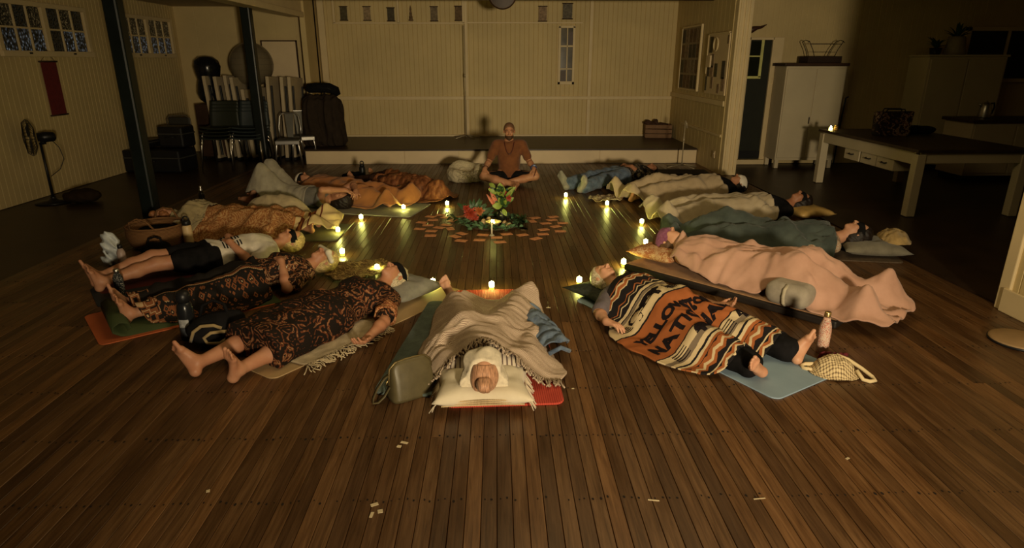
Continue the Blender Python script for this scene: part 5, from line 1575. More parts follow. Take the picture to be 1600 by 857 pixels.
# ------------------------------------------------------------------ things on the floor round the circle
def strap(pts, w=.02, th=.004):
    mb = MB(); pts = [Vector(p) for p in pts]
    vs, fs = [], []
    for i, p in enumerate(pts):
        d = (pts[min(i + 1, len(pts) - 1)] - pts[max(0, i - 1)]).normalized(); sd = Vector((0, 1, 0)); nn = d.cross(sd).normalized()
        vs += [p - sd * w / 2 - nn * th, p + sd * w / 2 - nn * th, p + sd * w / 2 + nn * th, p - sd * w / 2 + nn * th]
    for i in range(len(pts) - 1):
        a = i * 4
        for k in range(4): fs.append((a + k, a + (k + 1) % 4, a + 4 + (k + 1) % 4, a + 4 + k))
    fs += [(3, 2, 1, 0), tuple(len(vs) - 4 + k for k in range(4))]
    return mb.add(vs, fs)
# khaki toiletry bag
KH = plain('khaki_leather', (.085, .068, .032), .42, 0, .18, 16, .12)
kb = thing('toiletry_bag', 'khaki leather toiletry bag with wrist strap left of the cream cushion', 'bag', (-.465, 2.99, 0), R(33))
prof = []
mbk = MB()
N_ = 20; M_ = 14
V, Q = [], []
for i in range(M_ + 1):
    z = i / M_
    hw = .068 * (1 - .85 * z) + .008 * math.sin(math.pi * z) + .004
    hl = .128 * (1 - .16 * z) * (1 - .30 * max(0, z - .80) ** 2 / .04)
    for k in range(N_):
        a = 2 * math.pi * k / N_
        ca, sa = math.cos(a), math.sin(a)
        cx = abs(ca) ** .35 * (1 if ca >= 0 else -1); sy = abs(sa) ** .5 * (1 if sa >= 0 else -1)
        V.append((hl * cx, hw * sy, .205 * z + .002))
mbk.add(V, [(i * N_ + k, i * N_ + (k + 1) % N_, (i + 1) * N_ + (k + 1) % N_, (i + 1) * N_ + k) for i in range(M_) for k in range(N_)] + [tuple(reversed(range(N_))), tuple(M_ * N_ + k for k in range(N_))])
mbk.build('bag_body', KH, kb, True)
zz = [(-.124, 0, .085), (-.122, 0, .13), (-.117, 0, .175), (-.085, 0, .203), (-.03, 0, .209), (.03, 0, .209), (.085, 0, .203), (.117, 0, .175), (.122, 0, .13)]
MB().tube(zz, .006, 6).build('zip', plain('brass_zip', (.16, .12, .05), .4, .6), kb, True)
MB().tube([(-.126, .0, .12), (-.138, 0, .10), (-.136, 0, .085)], .004, 6).build('zip_pull', plain('gold_pull', (.55, .42, .18), .25, 1.0), kb, True)
strap([(-.120, .01, .14), (-.15, .0, .13), (-.19, 0, .085), (-.215, 0, .04), (-.22, 0, .012), (-.19, 0, .006), (-.155, 0, .03), (-.122, 0, .075)], .022, .002).build('wrist_strap', KH, kb, True)
# bottle with floral print
fb = thing('water_bottle', 'tall red and white floral water bottle behind the crochet bag', 'bottle', (1.96, 3.43, 0))
MB().lathe([(.030, 0), (.035, .006), (.0355, .15), (.032, .18), (.022, .215), (.0175, .235)], (0, 0, 0), 22).build('bottle_body', batik('red_leaf_print', (.58, .44, .34), (.46, .075, .04), (.20, .22, .20), 26, 20, amount=.44), fb, True)
MB().lathe([(.0185, .235), (.019, .24), (.019, .262), (.017, .266)], (0, 0, 0), 18).build('cap', plain('brass_cap', (.60, .45, .20), .28, .9), fb, True)
# crochet bag
cb = thing('crochet_bag', 'cream crochet string bag slumped on the floor right of the pale blue mat', 'bag', (1.90, 3.17, 0), R(-12))
D2 = Drape([np.array([(x * .01, y * .01, .085 * max(0, 1 - (x / 11) ** 2 - (y / 9) ** 2) ** .6) for x in range(-11, 12) for y in range(-9, 10)])], (-.3, -.3), (.3, .3), .012, 2, 1, .004, .02, (12, 14), 3)
t = NT('crochet_cream')
v = t.coord('UV')
vo = t.n('TexVoronoi', dict(feature='F1'), Vector=v, Scale=75.0, Randomness=.15)
t.bump(vo.outputs['Distance'], -1.0, .012)
CRO = t.done(t.ramp(vo.outputs['Distance'], [(.25, (.60, .48, .28)), (.42, (.46, .35, .19)), (.55, (.13, .09, .05))]), .9)
cloth_obj('bag_body', D2, [(-.145, -.10, .07), (0, -.115, .10), (.135, -.09, .06)], 44, 36, CRO, cb, .01, .006, 1, .09)
mb = MB()
mb.tube([(.02, .06, .085), (.08, .04, .07), (.14, -.01, .045), (.185, -.055, .02), (.19, -.085, .012), (.16, -.095, .010), (.13, -.085, .012), (.10, -.05, .05)], .011, 8)
mb.build('handle', CRO, cb, True)
MB().tube([(-.10, .03, .03), (-.14, .045, .02), (-.165, .03, .014), (-.16, .0, .012), (-.12, -.02, .016)], .012, 8).build('rolled_edge', CRO, cb, True)
mb = MB()
for k in range(5):
    mb.tube([(-.06 + .03 * k, .085, .03), (-.05 + .03 * k, .09, .07 + .01 * math.sin(k * 2)), (-.04 + .03 * k, .07, .085)], .012, 7)
mb.build('red_scarf_edge', plain('wine_cloth', (.10, .012, .016), .9), cb, True)
# straw basket
bk = thing('straw_basket', 'round straw basket with two cord handles left of the cream bottle', 'basket', (-3.26, 5.92, 0))
t = NT('woven_straw')
w1 = t.n('TexWave', dict(bands_direction='Z'), Vector=t.coord(), Scale=26.0, Distortion=2.0)
t.bump(w1.outputs[1], .7, .008)
STRAWM = t.done(t.ramp(w1.outputs[1], [(.2, (.12, .052, .018)), (.8, (.26, .13, .05))]), .85)
MB().lathe([(.0, .004), (.20, .004), (.235, .03), (.262, .12), (.255, .20), (.245, .205), (.25, .12), (.22, .03), (.0, .014)], (0, 0, 0), 32, False).build('basket_bowl', STRAWM, bk, True)
MB().torus((0, 0, .205), .252, .011, 36, 8).build('rim', STRAWM, bk, True)
for q in (-1, 1):
    MB().tube([(-.12, q * .225, .20), (-.10, q * .25, .28), (-.03, q * .24, .31), (.05, q * .25, .29), (.11, q * .228, .20)], .009, 7).build('handle', STRAWM, bk, True)
MB().lathe([(.0, .15), (.15, .17), (.21, .13)], (0, 0, 0), 20, False).build('dark_contents', BLACKCLOTH, bk, True)
def bottle(label, loc, prof, m, capprof, cm, extra=None):
    b_ = thing('bottle', label, 'bottle', loc)
    MB().lathe(prof, (0, 0, 0), 20).build('bottle_body', m, b_, True)
    MB().lathe(capprof, (0, 0, 0), 18).build('cap', cm, b_, True)
    return b_
b_ = bottle('cream drink flask with black lid beside the straw basket', (-2.95, 5.88, 0), [(.038, 0), (.043, .006), (.043, .185), (.036, .205)], plain('cream_enamel', (.58, .42, .22), .4, 0, .06), [(.037, .205), (.04, .21), (.04, .235), (.034, .25)], BLACK)
MB().torus((0, 0, .262), .026, .007, 20, 8, Matrix.Rotation(R(90), 3, 'X')).build('carry_loop', BLACK, b_, True)
b_ = bottle('tall black drink flask with pale round label in front of the black bag', (-1.97, 3.73, 0), [(.046, 0), (.050, .008), (.050, .20), (.044, .235), (.030, .255)], plain('black_enamel', (.012, .013, .015), .25), [(.038, .252), (.045, .262), (.046, .29), (.038, .315), (.020, .325)], BLACK)
lb_ = MB()
vsl = []
for r_ in (0, 1):
    for k in range(9):
        a = R(-125 + k * 9); vsl.append((.0508 * math.cos(a), .0508 * math.sin(a), .085 + r_ * .06))
lb_.add(vsl, [(k, k + 1, k + 10, k + 9) for k in range(8)])
lb_.build('label', plain('pale_sticker', (.34, .34, .34), .5, 0, .5, 40), b_, True)
lb_ = MB(); lb_.add([(x, y, z - .052) for x, y, z in vsl], [(k, k + 1, k + 10, k + 9) for k in range(8)])
lb_.build('lower_label', plain('dark_sticker', (.05, .055, .065), .5, 0, .5, 60), b_, True)
bottle('steel patterned bottle standing between the bare feet and the ikat border', (-2.83, 4.50, 0), [(.030, 0), (.034, .006), (.034, .15), (.022, .18), (.016, .19)], batik('silver_pattern', (.015, .016, .018), (.10, .10, .10), (.45, .42, .36), 26, 16, amount=.5), [(.017, .19), (.02, .195), (.02, .215), (.014, .22)], STEEL)
b_ = bottle('small dark bottle with steel top alone on the dark floor, back left', (-3.76, 8.00, 0), [(.034, 0), (.037, .005), (.036, .08), (.022, .11)], plain('smoked_plastic', (.03, .026, .02), .2), [(.022, .11), (.024, .125), (.012, .15), (.016, .17), (.008, .185)], STEEL)
b_ = bottle('black bottle with loop cap standing by a black bag behind the orange blanket', (-1.98, 9.30, 0), [(.040, 0), (.045, .006), (.045, .19), (.034, .22)], BLACK, [(.034, .22), (.034, .245), (.02, .25)], BLACK)
MB().torus((0, 0, .265), .024, .007, 18, 6, Matrix.Rotation(R(90), 3, 'X')).build('carry_loop', BLACK, b_, True)
def blob_bag(name, label, loc, dims, m, rz=0, seed=1, cat='bag', handle=True, hm=None):
    g_ = thing(name, label, cat, loc, rz)
    rs = random.Random(seed); L_, W_, H_ = dims
    pr_ = [el((0, 0, H_ * .45), (L_ / 2, W_ / 2, H_ * .5), .04)]
    for k in range(6): pr_.append(el((rs.uniform(-.3, .3) * L_, rs.uniform(-.25, .25) * W_, H_ * rs.uniform(.35, .7)), (L_ * .22, W_ * .24, H_ * .28), .04))
    sdf_obj(name + '_body' if not name.endswith('body') else name, pr_, .011, m, g_, 0, [((0, 0, .002), (0, 0, -1))], .006, (30, 30, 30))
    if handle: MB().tube([(-L_ * .25, 0, H_ * .85), (-L_ * .18, .01, H_ * 1.2), (0, .02, H_ * 1.32), (L_ * .18, .01, H_ * 1.2), (L_ * .25, 0, H_ * .85)], .010, 7).build('handle', hm or BLACKCLOTH, g_, True)
    return g_
g = blob_bag('backpack', 'black bag with pale appliqué letters between flask and tan mat', (-1.76, 3.66, 0), (.34, .20, .21), BLACKCLOTH, R(10), 4)
TANA = cloth('tan_applique', (.36, .26, .12))
MB().tube([(-.13, -.10, .06), (-.10, -.115, .13), (-.05, -.120, .165), (.02, -.118, .165), (.06, -.110, .14)], .011, 6).build('applique', TANA, g, True)
MB().tube([(.10, -.098, .08), (.04, -.118, .045), (-.03, -.120, .05), (-.045, -.122, .09), (.0, -.124, .12), (.06, -.116, .12), (.10, -.10, .11)], .011, 6).build('applique', TANA, g, True)
blob_bag('handbag', 'black handbag standing in front of the straw basket', (-3.10, 5.56, 0), (.26, .16, .13), BLACKCLOTH, R(10), 6)
blob_bag('bag', 'black bag slumped left of the black loop-cap bottle', (-2.12, 9.32, 0), (.34, .2, .14), BLACKCLOTH, 0, 8, 'bag', False)
blob_bag('bag', 'dark bag on the floor beside the pedestal fan', (-5.20, 7.92, 0), (.42, .3, .17), cloth('dark_brown_canvas', (.03, .018, .01)), R(20), 9, 'bag', False)
# white plastic bag crumpled over small things
wb = thing('carrier_bag', 'crumpled white carrier bag standing at the far left by the basket', 'bag', (-3.33, 5.30, 0), R(10))
WP = plain('white_film', (.50, .54, .56), .35, 0, .15, 20, .6)
sdf_obj('crumpled_film', [el((0, 0, .17), (.075, .06, .075), .03), el((-.02, .01, .24), (.06, .03, .05), .03), el((.05, -.02, .09), (.05, .05, .085), .03), el((-.02, 0, .05), (.07, .06, .05), .03)], .008, WP, wb, 0, [((0, 0, .002), (0, 0, -1))], .012, (60, 70, 50))
b_ = bottle('pinkish bottle wrapped in the crumpled white carrier bag', (-3.21, 5.22, 0), [(.03, 0), (.034, .005), (.034, .13), (.018, .17)], plain('pink_plastic', (.38, .28, .24), .4), [(.018, .17), (.02, .175), (.02, .20), (.012, .205)], BLACK)
# fluffy dog bed
db = thing('pet_bed', 'fluffy cream pet bed left of the seated man', 'pet bed', (-.47, 9.26, 0), R(0))
t = NT('cream_fleece_curls')
nz = t.noise(t.coord(), 55, 4)
t.bump(nz.outputs[0], 1.0, .02)
FLC = t.done(t.ramp(nz.outputs[0], [(.3, (.48, .41, .27)), (.7, (.62, .54, .36))]), .95)
sdf_obj('bed_ring', [rc((.20 * math.cos(a), .17 * math.sin(a), .15 + .055 * math.sin(a) + .02 * math.cos(3 * a)), .062, (.20 * math.cos(a + .4), .17 * math.sin(a + .4), .15 + .055 * math.sin(a + .4) + .02 * math.cos(3 * a + 1.2)), .062, .03) for a in [k * .4 for k in range(16)]] + [rc((.18 * math.cos(a), .15 * math.sin(a), .07), .075, (.18 * math.cos(a + .8), .15 * math.sin(a + .8), .07), .075, .03) for a in [k * .8 for k in range(8)]], .011, FLC, db, 0, [((0, 0, .003), (0, 0, -1))], .003, (50, 50, 50))
MB().lathe([(.0, .05), (.17, .05), (.18, .09), (.0, .075)], (0, 0, 0), 20, False).build('bed_cushion', FLC, db, True)
fr = MB()
for k in range(260):
    a = rr_.uniform(-1.9, .9); zq = rr_.uniform(.02, .19)
    p_ = Vector((.275 * math.cos(a) * (1 - abs(zq - .1)), .245 * math.sin(a) * (1 - abs(zq - .1)), zq))
    fr.tube([p_, p_ + Vector((.02 * math.cos(a) + rr_.uniform(-.01, .01), .02 * math.sin(a), rr_.uniform(-.015, .01)))], [.006, .002], 4)
tag(fr.build('curls', FLC, db, True), kind='stuff')
# round stand base at the right edge
rb = thing('round_stand', 'round flat wooden stand on the floor at the right edge by the wall end', 'stand', (3.28, 3.55, 0))
MB().lathe([(.0, .0), (.155, .0), (.165, .008), (.165, .020), (.155, .026), (.0, .026)], (0, 0, 0), 36, False).build('disc', plain('pale_timber', (.34, .22, .11), .5), rb, True)
MB().lathe([(.168, .001), (.170, .004), (.170, .016), (.166, .016)], (0, 0, 0), 36, False).build('rubber_rim', BLACK, rb, True)

# ------------------------------------------------------------------ left aisle
fn = thing('pedestal_fan', 'black pedestal fan standing against the left wall under the windows', 'fan', (-5.55, 7.90, 0), R(35))
MB().lathe([(.0, 0), (.20, 0), (.20, .012), (.06, .03), (.03, .05), (.03, .07)], (0, 0, 0), 28, False).build('base', BLACK, fn, True)
MB().cyl((0, 0, .04), (0, 0, .74), .016, .014, 12).build('pole', BLACK, fn, True)
hd = MB(); hd.tube([(-.02, 0, .80), (.05, 0, .80), (.15, 0, .80), (.17, 0, .80)], [.05, .065, .055, .03], 16); hd.box((.03, 0, .75), (.06, .05, .07))
hd.build('motor', BLACK, fn, True)
cg = MB()
for k in range(30):
    a = 2 * math.pi * k / 30; ca, sa = math.cos(a), math.sin(a)
    cg.tube([(-.05, .035 * ca, .80 + .035 * sa), (-.035, .12 * ca, .80 + .12 * sa), (-.07, .205 * ca, .80 + .205 * sa), (-.10, .215 * ca, .80 + .215 * sa), (-.14, .18 * ca, .80 + .18 * sa), (-.155, .05 * ca, .80 + .05 * sa)], .0022, 4)
for rr2, xx in ((.214, -.09), (.12, -.035), (.18, -.14), (.05, -.155)):
    cg.torus((xx, 0, .80), rr2, .004, 32, 5, Matrix.Rotation(R(90), 3, 'Y'))
cg.build('guard', BLACK, fn, True)
for k in range(3):
    mb = MB(); a = k * 2.094; q = Vector((0, math.cos(a), math.sin(a))); s_ = Vector((0, -math.sin(a), math.cos(a)))
    c_ = Vector((-.09, 0, .80))
    vs = [c_ + q * .03 - s_ * .02 + Vector((.012, 0, 0)), c_ + q * .18 - s_ * .05 + Vector((.018, 0, 0)), c_ + q * .185 + s_ * .06 - Vector((.018, 0, 0)), c_ + q * .03 + s_ * .03 - Vector((.012, 0, 0))]
    mb.add(vs + [v_ - Vector((.004, 0, 0)) for v_ in vs], [(0, 1, 2, 3), (7, 6, 5, 4), (0, 4, 5, 1), (1, 5, 6, 2), (2, 6, 7, 3), (3, 7, 4, 0)])
    mb.build('blade', plain('smoky_blade', (.03, .03, .032), .3), fn)
MB().tube([(.12, 0, .76), (.18, .02, .66), (.20, .02, .52), (.14, .02, .40), (.03, .02, .32)], .005, 6).build('cable', BLACK, fn, True)
# red banner
rbn = thing('wall_banner', 'long plain dark red banner hanging under the left windows', 'banner', (LX + .02, 8.86, .98), 0)
MB().span((0, -.15, .02), (.006, .15, .68)).build('cloth_panel', cloth('crimson_cloth', (.15, .012, .010)), rbn)
for zz in (.01, .69): MB().cyl((.004, -.175, zz), (.004, .175, zz), .011, None, 8).build('rod', DARKWOOD, rbn, True)
MB().tube([(.004, -.13, .70), (.01, .0, .80), (.004, .13, .70)], .003, 5).build('cord', DARKWOOD, rbn, True)
MB().ell((.012, 0, .81), (.02, .02, .025), 8, 6).build('hook', BLACK, rbn, True)
# balls
g = thing('exercise_ball', 'large grey exercise ball on the folded tables behind the second post', 'ball', (-4.33, 11.85, 1.62))
MB().ell((0, 0, 0), (.37, .37, .37), 40, 24).build('ball_skin', plain('grey_vinyl', (.17, .14, .09), .28, 0, .05, 5), g, True)
for q in (-.2, -.1, 0, .1, .2):
    rr2 = math.sqrt(.37 ** 2 - q * q); MB().torus((0, 0, q), rr2, .003, 40, 5).build('ring_ridge', plain('grey_vinyl_ridge', (.15, .125, .08), .3), g, True)
g = thing('peanut_ball', 'black peanut-shaped exercise ball standing at the left rear corner', 'ball', (-5.05, 11.7, 1.36))
MB().lathe([(.02, -.40), (.12, -.385), (.19, -.32), (.215, -.22), (.20, -.10), (.175, 0), (.20, .10), (.22, .22), (.195, .32), (.12, .385), (.02, .40)], (0, 0, 0), 32).build('ball_skin', plain('black_vinyl_ball', (.008, .008, .010), .2), g, True)
MB().cyl((0, -.21, .02), (0, -.18, .02), .012, None, 10).build('valve', BLACK, g, True)
g = thing('side_table', 'dark narrow cabinet under the black peanut ball', 'cabinet', (-5.05, 11.75, 0))
MB().span((-.24, -.22, .05), (.24, .22, .955)).build('carcass', DARKWOOD, g, bevel=.01)
for q in (-1, 1): MB().span((q * .12 - .115, -.235, .09), (q * .12 + .115, -.22, .93)).build('door', DARKWOOD, g, bevel=.005)
for sx in (-1, 1):
    for sy in (-1, 1): MB().span((sx * .21 - .02, sy * .19 - .02, 0), (sx * .21 + .02, sy * .19 + .02, .05)).build('foot', BLACK, g)
# trestle tables stood on end
TT = plain('white_table_edge', (.50, .41, .27), .6, 0, .15, 3)
for k, (xx, ln) in enumerate(((-4.90, 1.44), (-4.73, 1.43), (-4.57, 1.45), (-4.44, 1.42), (-4.30, 1.22), (-4.12, 1.25), (-3.95, 1.43), (-3.72, 1.42), (-3.60, 1.42))):
    nm = ['first', 'second', 'third', 'fourth', 'fifth', 'sixth', 'seventh', 'eighth', 'ninth'][k]
    g = thing('folding_table', 'folded white table on end, %s from left under the grey ball' % nm, 'table', (xx, 11.30 + .03 * (k % 3), 0), 0, 'folded tables stood on end')
    g.rotation_euler = (R(-3), R(-4 if k < 5 else 1), 0)
    MB().span((-.028, 0, .05), (.028, .72, ln)).build('top', TT, g, bevel=.006)
    MB().span((.03, .05, .10), (.055, .10, ln - .15)).build('folded_leg', BLACK, g, bevel=.004)
    MB().span((.03, .60, .10), (.055, .65, ln - .15)).build('folded_leg', BLACK, g, bevel=.004)
    MB().span((-.03, .0, .0), (.03, .72, .05)).build('end_cap', BLACK, g)
# stacked plastic chairs
def shell_chair(label, loc, rz, m, group, leg=CHROME):
    c_ = thing('stacking_chair', label, 'chair', loc, rz, group, 1.12)
    V, Q = [], []
    prof_ = [(-.20, .425), (-.21, .44), (-.15, .445), (0, .432), (.14, .44), (.19, .47), (.215, .55), (.235, .68), (.25, .78), (.25, .80)]
    n_ = 10
    for i, (y, z) in enumerate(prof_):
        for k in range(n_ + 1):
            x_ = (k / n_ * 2 - 1); w_ = .22 * (1 - .10 * max(0, (i - 5) / 4))
            V.append((x_ * w_, y - (.03 * x_ * x_ if i > 5 else 0), z + (.02 * abs(x_) ** 3 if i < 6 else 0)))
    for i in range(len(prof_) - 1):
        for k in range(n_):
            a = i * (n_ + 1) + k; Q.append((a, a + 1, a + n_ + 2, a + n_ + 1))
    o_ = np_obj('seat_shell', V, Q, m, c_)
    md_ = o_.modifiers.new('solid', 'SOLIDIFY'); md_.thickness = .012
    for sx in (-1, 1):
        MB().tube([(sx * .17, -.17, .415), (sx * .20, -.20, .35), (sx * .225, -.235, .0)], .010, 8).build('leg', leg, c_, True)
        MB().tube([(sx * .17, .16, .42), (sx * .20, .20, .35), (sx * .22, .25, .0)], .010, 8).build('leg', leg, c_, True)
    return c_
SH1 = plain('dark_green_plastic', (.020, .024, .016), .45); SH2 = plain('slate_plastic', (.030, .040, .042), .45)
names = ['lowest', 'second', 'third', 'fourth', 'topmost']
for st_i, (sx, sy, m_, wh) in enumerate(((-4.50, 10.55, SH1, 'left stack of dark green plastic chairs'), (-4.03, 10.58, SH2, 'right stack of slate plastic chairs, beside the second post'))):
    base_c = None
    for k in range(4):
        lb = '%s chair of the %s' % (names[k] if k < 3 else 'topmost', wh)
        if base_c is None: base_c = shell_chair(lb, (sx, sy, 0), 0, m_, 'stacked plastic chairs')
        else: dup(base_c, (sx, sy + .022 * k, .052 * k), 0, lb)
DSTEEL = plain('dull_steel', (.10, .095, .08), .5, .7)
# metal cafe chairs
def cafe_chair(label, loc, rz, scale=1.0):
    c_ = thing('metal_chair', label, 'chair', loc, rz, 'metal chairs')
    MB().box((0, 0, .445), (.36, .36, .02)).build('seat', DSTEEL, c_, bevel=.008)
    for sx in (-1, 1):
        for sy in (-1, 1):
            MB().tube([(sx * .16, sy * .16, .44), (sx * .175, sy * .175, .36), (sx * .215, sy * .215, 0)], [.02, .018, .013], 8).build('leg', STEEL, c_, True)
    MB().tube([(-.165, .17, .44), (-.175, .21, .62), (-.15, .235, .80), (-.10, .245, .85), (.10, .245, .85), (.15, .235, .80), (.175, .21, .62), (.165, .17, .44)], .012, 8).build('back_frame', STEEL, c_, True)
    mb = MB(); mb.add([(-.045, .19, .46), (.045, .19, .46), (.07, .24, .84), (-.07, .24, .84), (-.045, .198, .46), (.045, .198, .46), (.07, .248, .84), (-.07, .248, .84)], [(0, 1, 2, 3), (7, 6, 5, 4), (0, 4, 5, 1), (1, 5, 6, 2), (2, 6, 7, 3), (3, 7, 4, 0)])
    mb.build('back_splat', DSTEEL, c_)
    MB().span((-.19, -.19, .38), (.19, -.175, .44)).build('apron', STEEL, c_, bevel=.005)
    return c_
cafe_chair('steel cafe chair right of the second post, facing the hall', (-3.45, 10.80 - .1, 0), R(8))
c_ = cafe_chair('steel cafe chair tipped against the stage end beside the other', (-3.40, 11.25, 0), R(24))
# draped dark tower with cushion at the left end of the stage
g = thing('covered_cabinet', 'tall cabinet under a dark draped cover at the left end of the stage', 'cabinet', (-3.04, 11.45, .25))
sdf_obj('dark_cover', [rc((-.18, 0, .12), .19, (-.16, 0, .70), .16, .05), rc((.16, 0, .12), .19, (.15, 0, .70), .16, .05), rc((0, .1, .1), .19, (0, .1, .70), .16, .05)], .016, cloth('dark_brown_drape', (.035, .024, .016)), g, .02, [((0, 0, .004), (0, 0, -1))], .018, (34, 30, 1))
MB().span((-.2, -.1, .0), (.2, .2, .7)).build('cabinet_box', DARKWOOD, g)
g = thing('black_bolster', 'rounded black cushion lying on top of the dark covered cabinet', 'cushion', (-3.02, 11.42, 1.135))
MB().tube([(-.27, 0, .08), (-.24, 0, .09), (-.1, 0, .105), (.12, 0, .10), (.24, 0, .05), (.28, 0, -.02)], [.03, .075, .085, .085, .08, .04], 16).build('cushion_cover', BLACKCLOTH, g, True)
MB().tube([(-.25, -.06, .09), (-.1, -.083, .10), (.12, -.083, .10), (.24, -.07, .05)], .006, 6).build('piping', BLACK, g, True)
# black cases by the left wall
for k, (cx, cy, dx, dy, dz, z0, lb) in enumerate(((-5.42, 10.35, .95, .5, .36, 0, 'long low black case on the floor by the left rear wall'), (-5.18, 10.5, .42, .36, .34, .36, 'black padded case on top of the long low case'), (-5.62, 10.40, .30, .36, .14, .36, 'flat black bag left on the long low case'))):
    g = thing('equipment_case', lb, 'case', (cx, cy, z0), R(-6))
    MB().span((-dx / 2, -dy / 2, .0), (dx / 2, dy / 2, dz - .01)).build('case_body', BLACK, g, bevel=.03)
    MB().span((-dx / 2 - .004, -dy / 2 - .004, dz * .6), (dx / 2 + .004, dy / 2 + .004, dz * .6 + .02)).build('edge_trim', CHROME if k == 9 else plain('grey_trim_%d' % k, (.05, .05, .045), .35), g, bevel=.004)
    MB().tube([(-.08, -dy / 2, dz * .5), (-.07, -dy / 2 - .03, dz * .5), (.07, -dy / 2 - .03, dz * .5), (.08, -dy / 2, dz * .5)], .008, 6).build('handle', BLACK, g, True)
g = thing('office_chair_back', 'rounded grey-edged chair back rising behind the black padded case', 'chair', (-5.35, 11.0, 0))
MB().span((-.18, 0, .40), (.18, .05, .78)).build('backrest', plain('grey_pad', (.03, .028, .022), .6), g, bevel=.02)
MB().tube([(-.19, .02, .36), (-.20, .0, .74), (-.15, .0, .80), (.12, .0, .81), (.19, .0, .76), (.19, .02, .36)], .012, 8).build('frame', plain('grey_frame', (.10, .085, .06), .4), g, True)
MB().span((-.19, -.3, .36), (.19, .05, .40)).build('seat', BLACK, g, bevel=.012)
for sx in (-1, 1):
    for y_ in (-.27, .02): MB().cyl((sx * .17, y_, 0), (sx * .17, y_, .38), .012, None, 8).build('leg', BLACK, g, True)
g = thing('whiteboard', 'cream board with dark edge leaning on the rear wall behind the second post', 'board', (-3.98, 12.40, .60))
MB().span((-.32, 0, 0), (.30, .03, 1.42)).build('panel', OFFW, g)
for a, b in (((-.335, -.006, -.015), (-.315, .035, 1.435)), ((.295, -.006, -.015), (.315, .035, 1.435)), ((-.335, -.006, 1.415), (.315, .035, 1.435)), ((-.335, -.006, -.015), (.315, .035, .0))): MB().span(a, b).build('edge', DARKWOOD, g)
MB().span((-.2, -.02, -.60), (.2, .03, -.015)).build('stand', DARKWOOD, g)

# ------------------------------------------------------------------ on the stage, stage wall, right aisle
def mic_stand(label, loc, h_, feet, m_):
    g_ = thing('microphone_stand', label, 'stand', loc)
    MB().cyl((0, 0, .02), (0, 0, h_), .010, .008, 10).build('pole', m_, g_, True)
    for a in feet:
        MB().tube([(0, 0, .05), (.12 * math.cos(a), .12 * math.sin(a), .035), (.27 * math.cos(a), .27 * math.sin(a), .010)], [.010, .010, .008], 8).build('foot', m_, g_, True)
    MB().cyl((0, 0, h_ * .55), (0, 0, h_ * .55 + .07), .016, None, 10).build('clutch', m_, g_, True)
    return g_
CMET = plain('pale_metal', (.45, .38, .26), .4, .3)
mic_stand('slim pale stand with flat cross feet on the stage by the back wall', (-.60, 12.55, .25), 2.05, (0, 2.6, 3.9, 5.4), CMET)
g = mic_stand('short pale stand on the floor in front of the stage right wall', (3.06, 10.42, 0), .76, (.2, 2.4, 3.4, 5.3), CMET)
MB().tube([(0, 0, .76), (.02, -.01, .72), (.03, -.02, .64)], .011, 6).build('hook', CMET, g, True)
g = thing('crate_of_props', 'small wooden crate filled with dark things on the stage at right', 'crate', (3.16, 12.58, .25), R(-8))
for a, b in (((-.24, -.15, 0), (.24, .15, .02)),): MB().span(a, b).build('crate_floor', plain('crate_timber', (.16, .085, .04), .7), g)
CT = plain('crate_slats', (.20, .11, .055), .7)
for k in range(3):
    z = .01 + k * .085
    for a, b in (((-.24, -.165, z), (.24, -.15, z + .07)), ((-.24, .15, z), (.24, .165, z + .07)), ((-.255, -.165, z), (-.24, .165, z + .07)), ((.24, -.165, z), (.255, .165, z + .07))): MB().span(a, b).build('slat', CT, g)
sdf_obj('dark_fill', [el((-.1, 0, .22), (.12, .11, .08)), el((.1, .02, .21), (.12, .11, .07)), el((-.05, .0, .30), (.05, .05, .05)), el((-.2, 0, .28), (.09, .06, .05))], .014, plain('dark_red_brown', (.05, .024, .014), .8), g, 0, (), .008, (40, 40, 40))
g = thing('black_mat', 'flat black mat on the floor beyond the uncovered person at right', 'mat', (2.92, 9.92, 0), R(-4))
MB().span((-.42, -.24, .001), (.42, .24, .012)).build('mat_sheet', BLACK, g, bevel=.004)
MB().span((-.40, -.22, .0122), (.40, .22, .016)).build('ribbed_top', plain('dark_ribbed_rubber', (.018, .014, .010), .8), g)
# framed photo board and pin board
g = thing('photo_frame_board', 'framed board of small dark pictures on the stage right wall', 'notice board', (3.44, 11.72, 1.2))
X0 = -.02
MB().span((X0, -.56, 0), (X0 + .018, .56, 1.04)).build('backing', plain('pale_backing', (.30, .24, .15), .7), g)
for a, b in (((X0 - .02, -.60, -.02), (X0 + .018, -.555, 1.06)), ((X0 - .012, -.56, 1.03), (X0 + .018, .58, 1.06)), ((X0 - .012, .555, -.02), (X0 + .018, .585, 1.06)), ((X0 - .008, -.56, -.02), (X0 + .018, .58, .005))): MB().span(a, b).build('frame_bar', CREAM2, g, bevel=.003)
for r_ in range(4):
    for k in range(5):
        m_ = PAPERS[rr_.choice((0, 2, 5, 3, 4))]
        MB().span((X0 - .004, -.54 + k * .218 + .012 * (r_ % 2), .02 + r_ * .255), (X0, -.54 + k * .218 + .18 + .012 * (r_ % 2), .02 + r_ * .255 + .22)).build('picture', m_, g)
g = thing('pin_board', 'white pin board with papers and dark notes right of the framed board', 'notice board', (3.44, 10.28, 1.18))
MB().span((X0, -.50, 0), (X0 + .018, .46, .90)).build('backing', OFFW, g)
for a, b in (((X0 - .01, -.5, .885), (X0 + .018, .48, .91)), ((X0 - .01, .45, .3), (X0 + .018, .48, .91))): MB().span(a, b).build('frame_bar', CREAM2, g, bevel=.003)
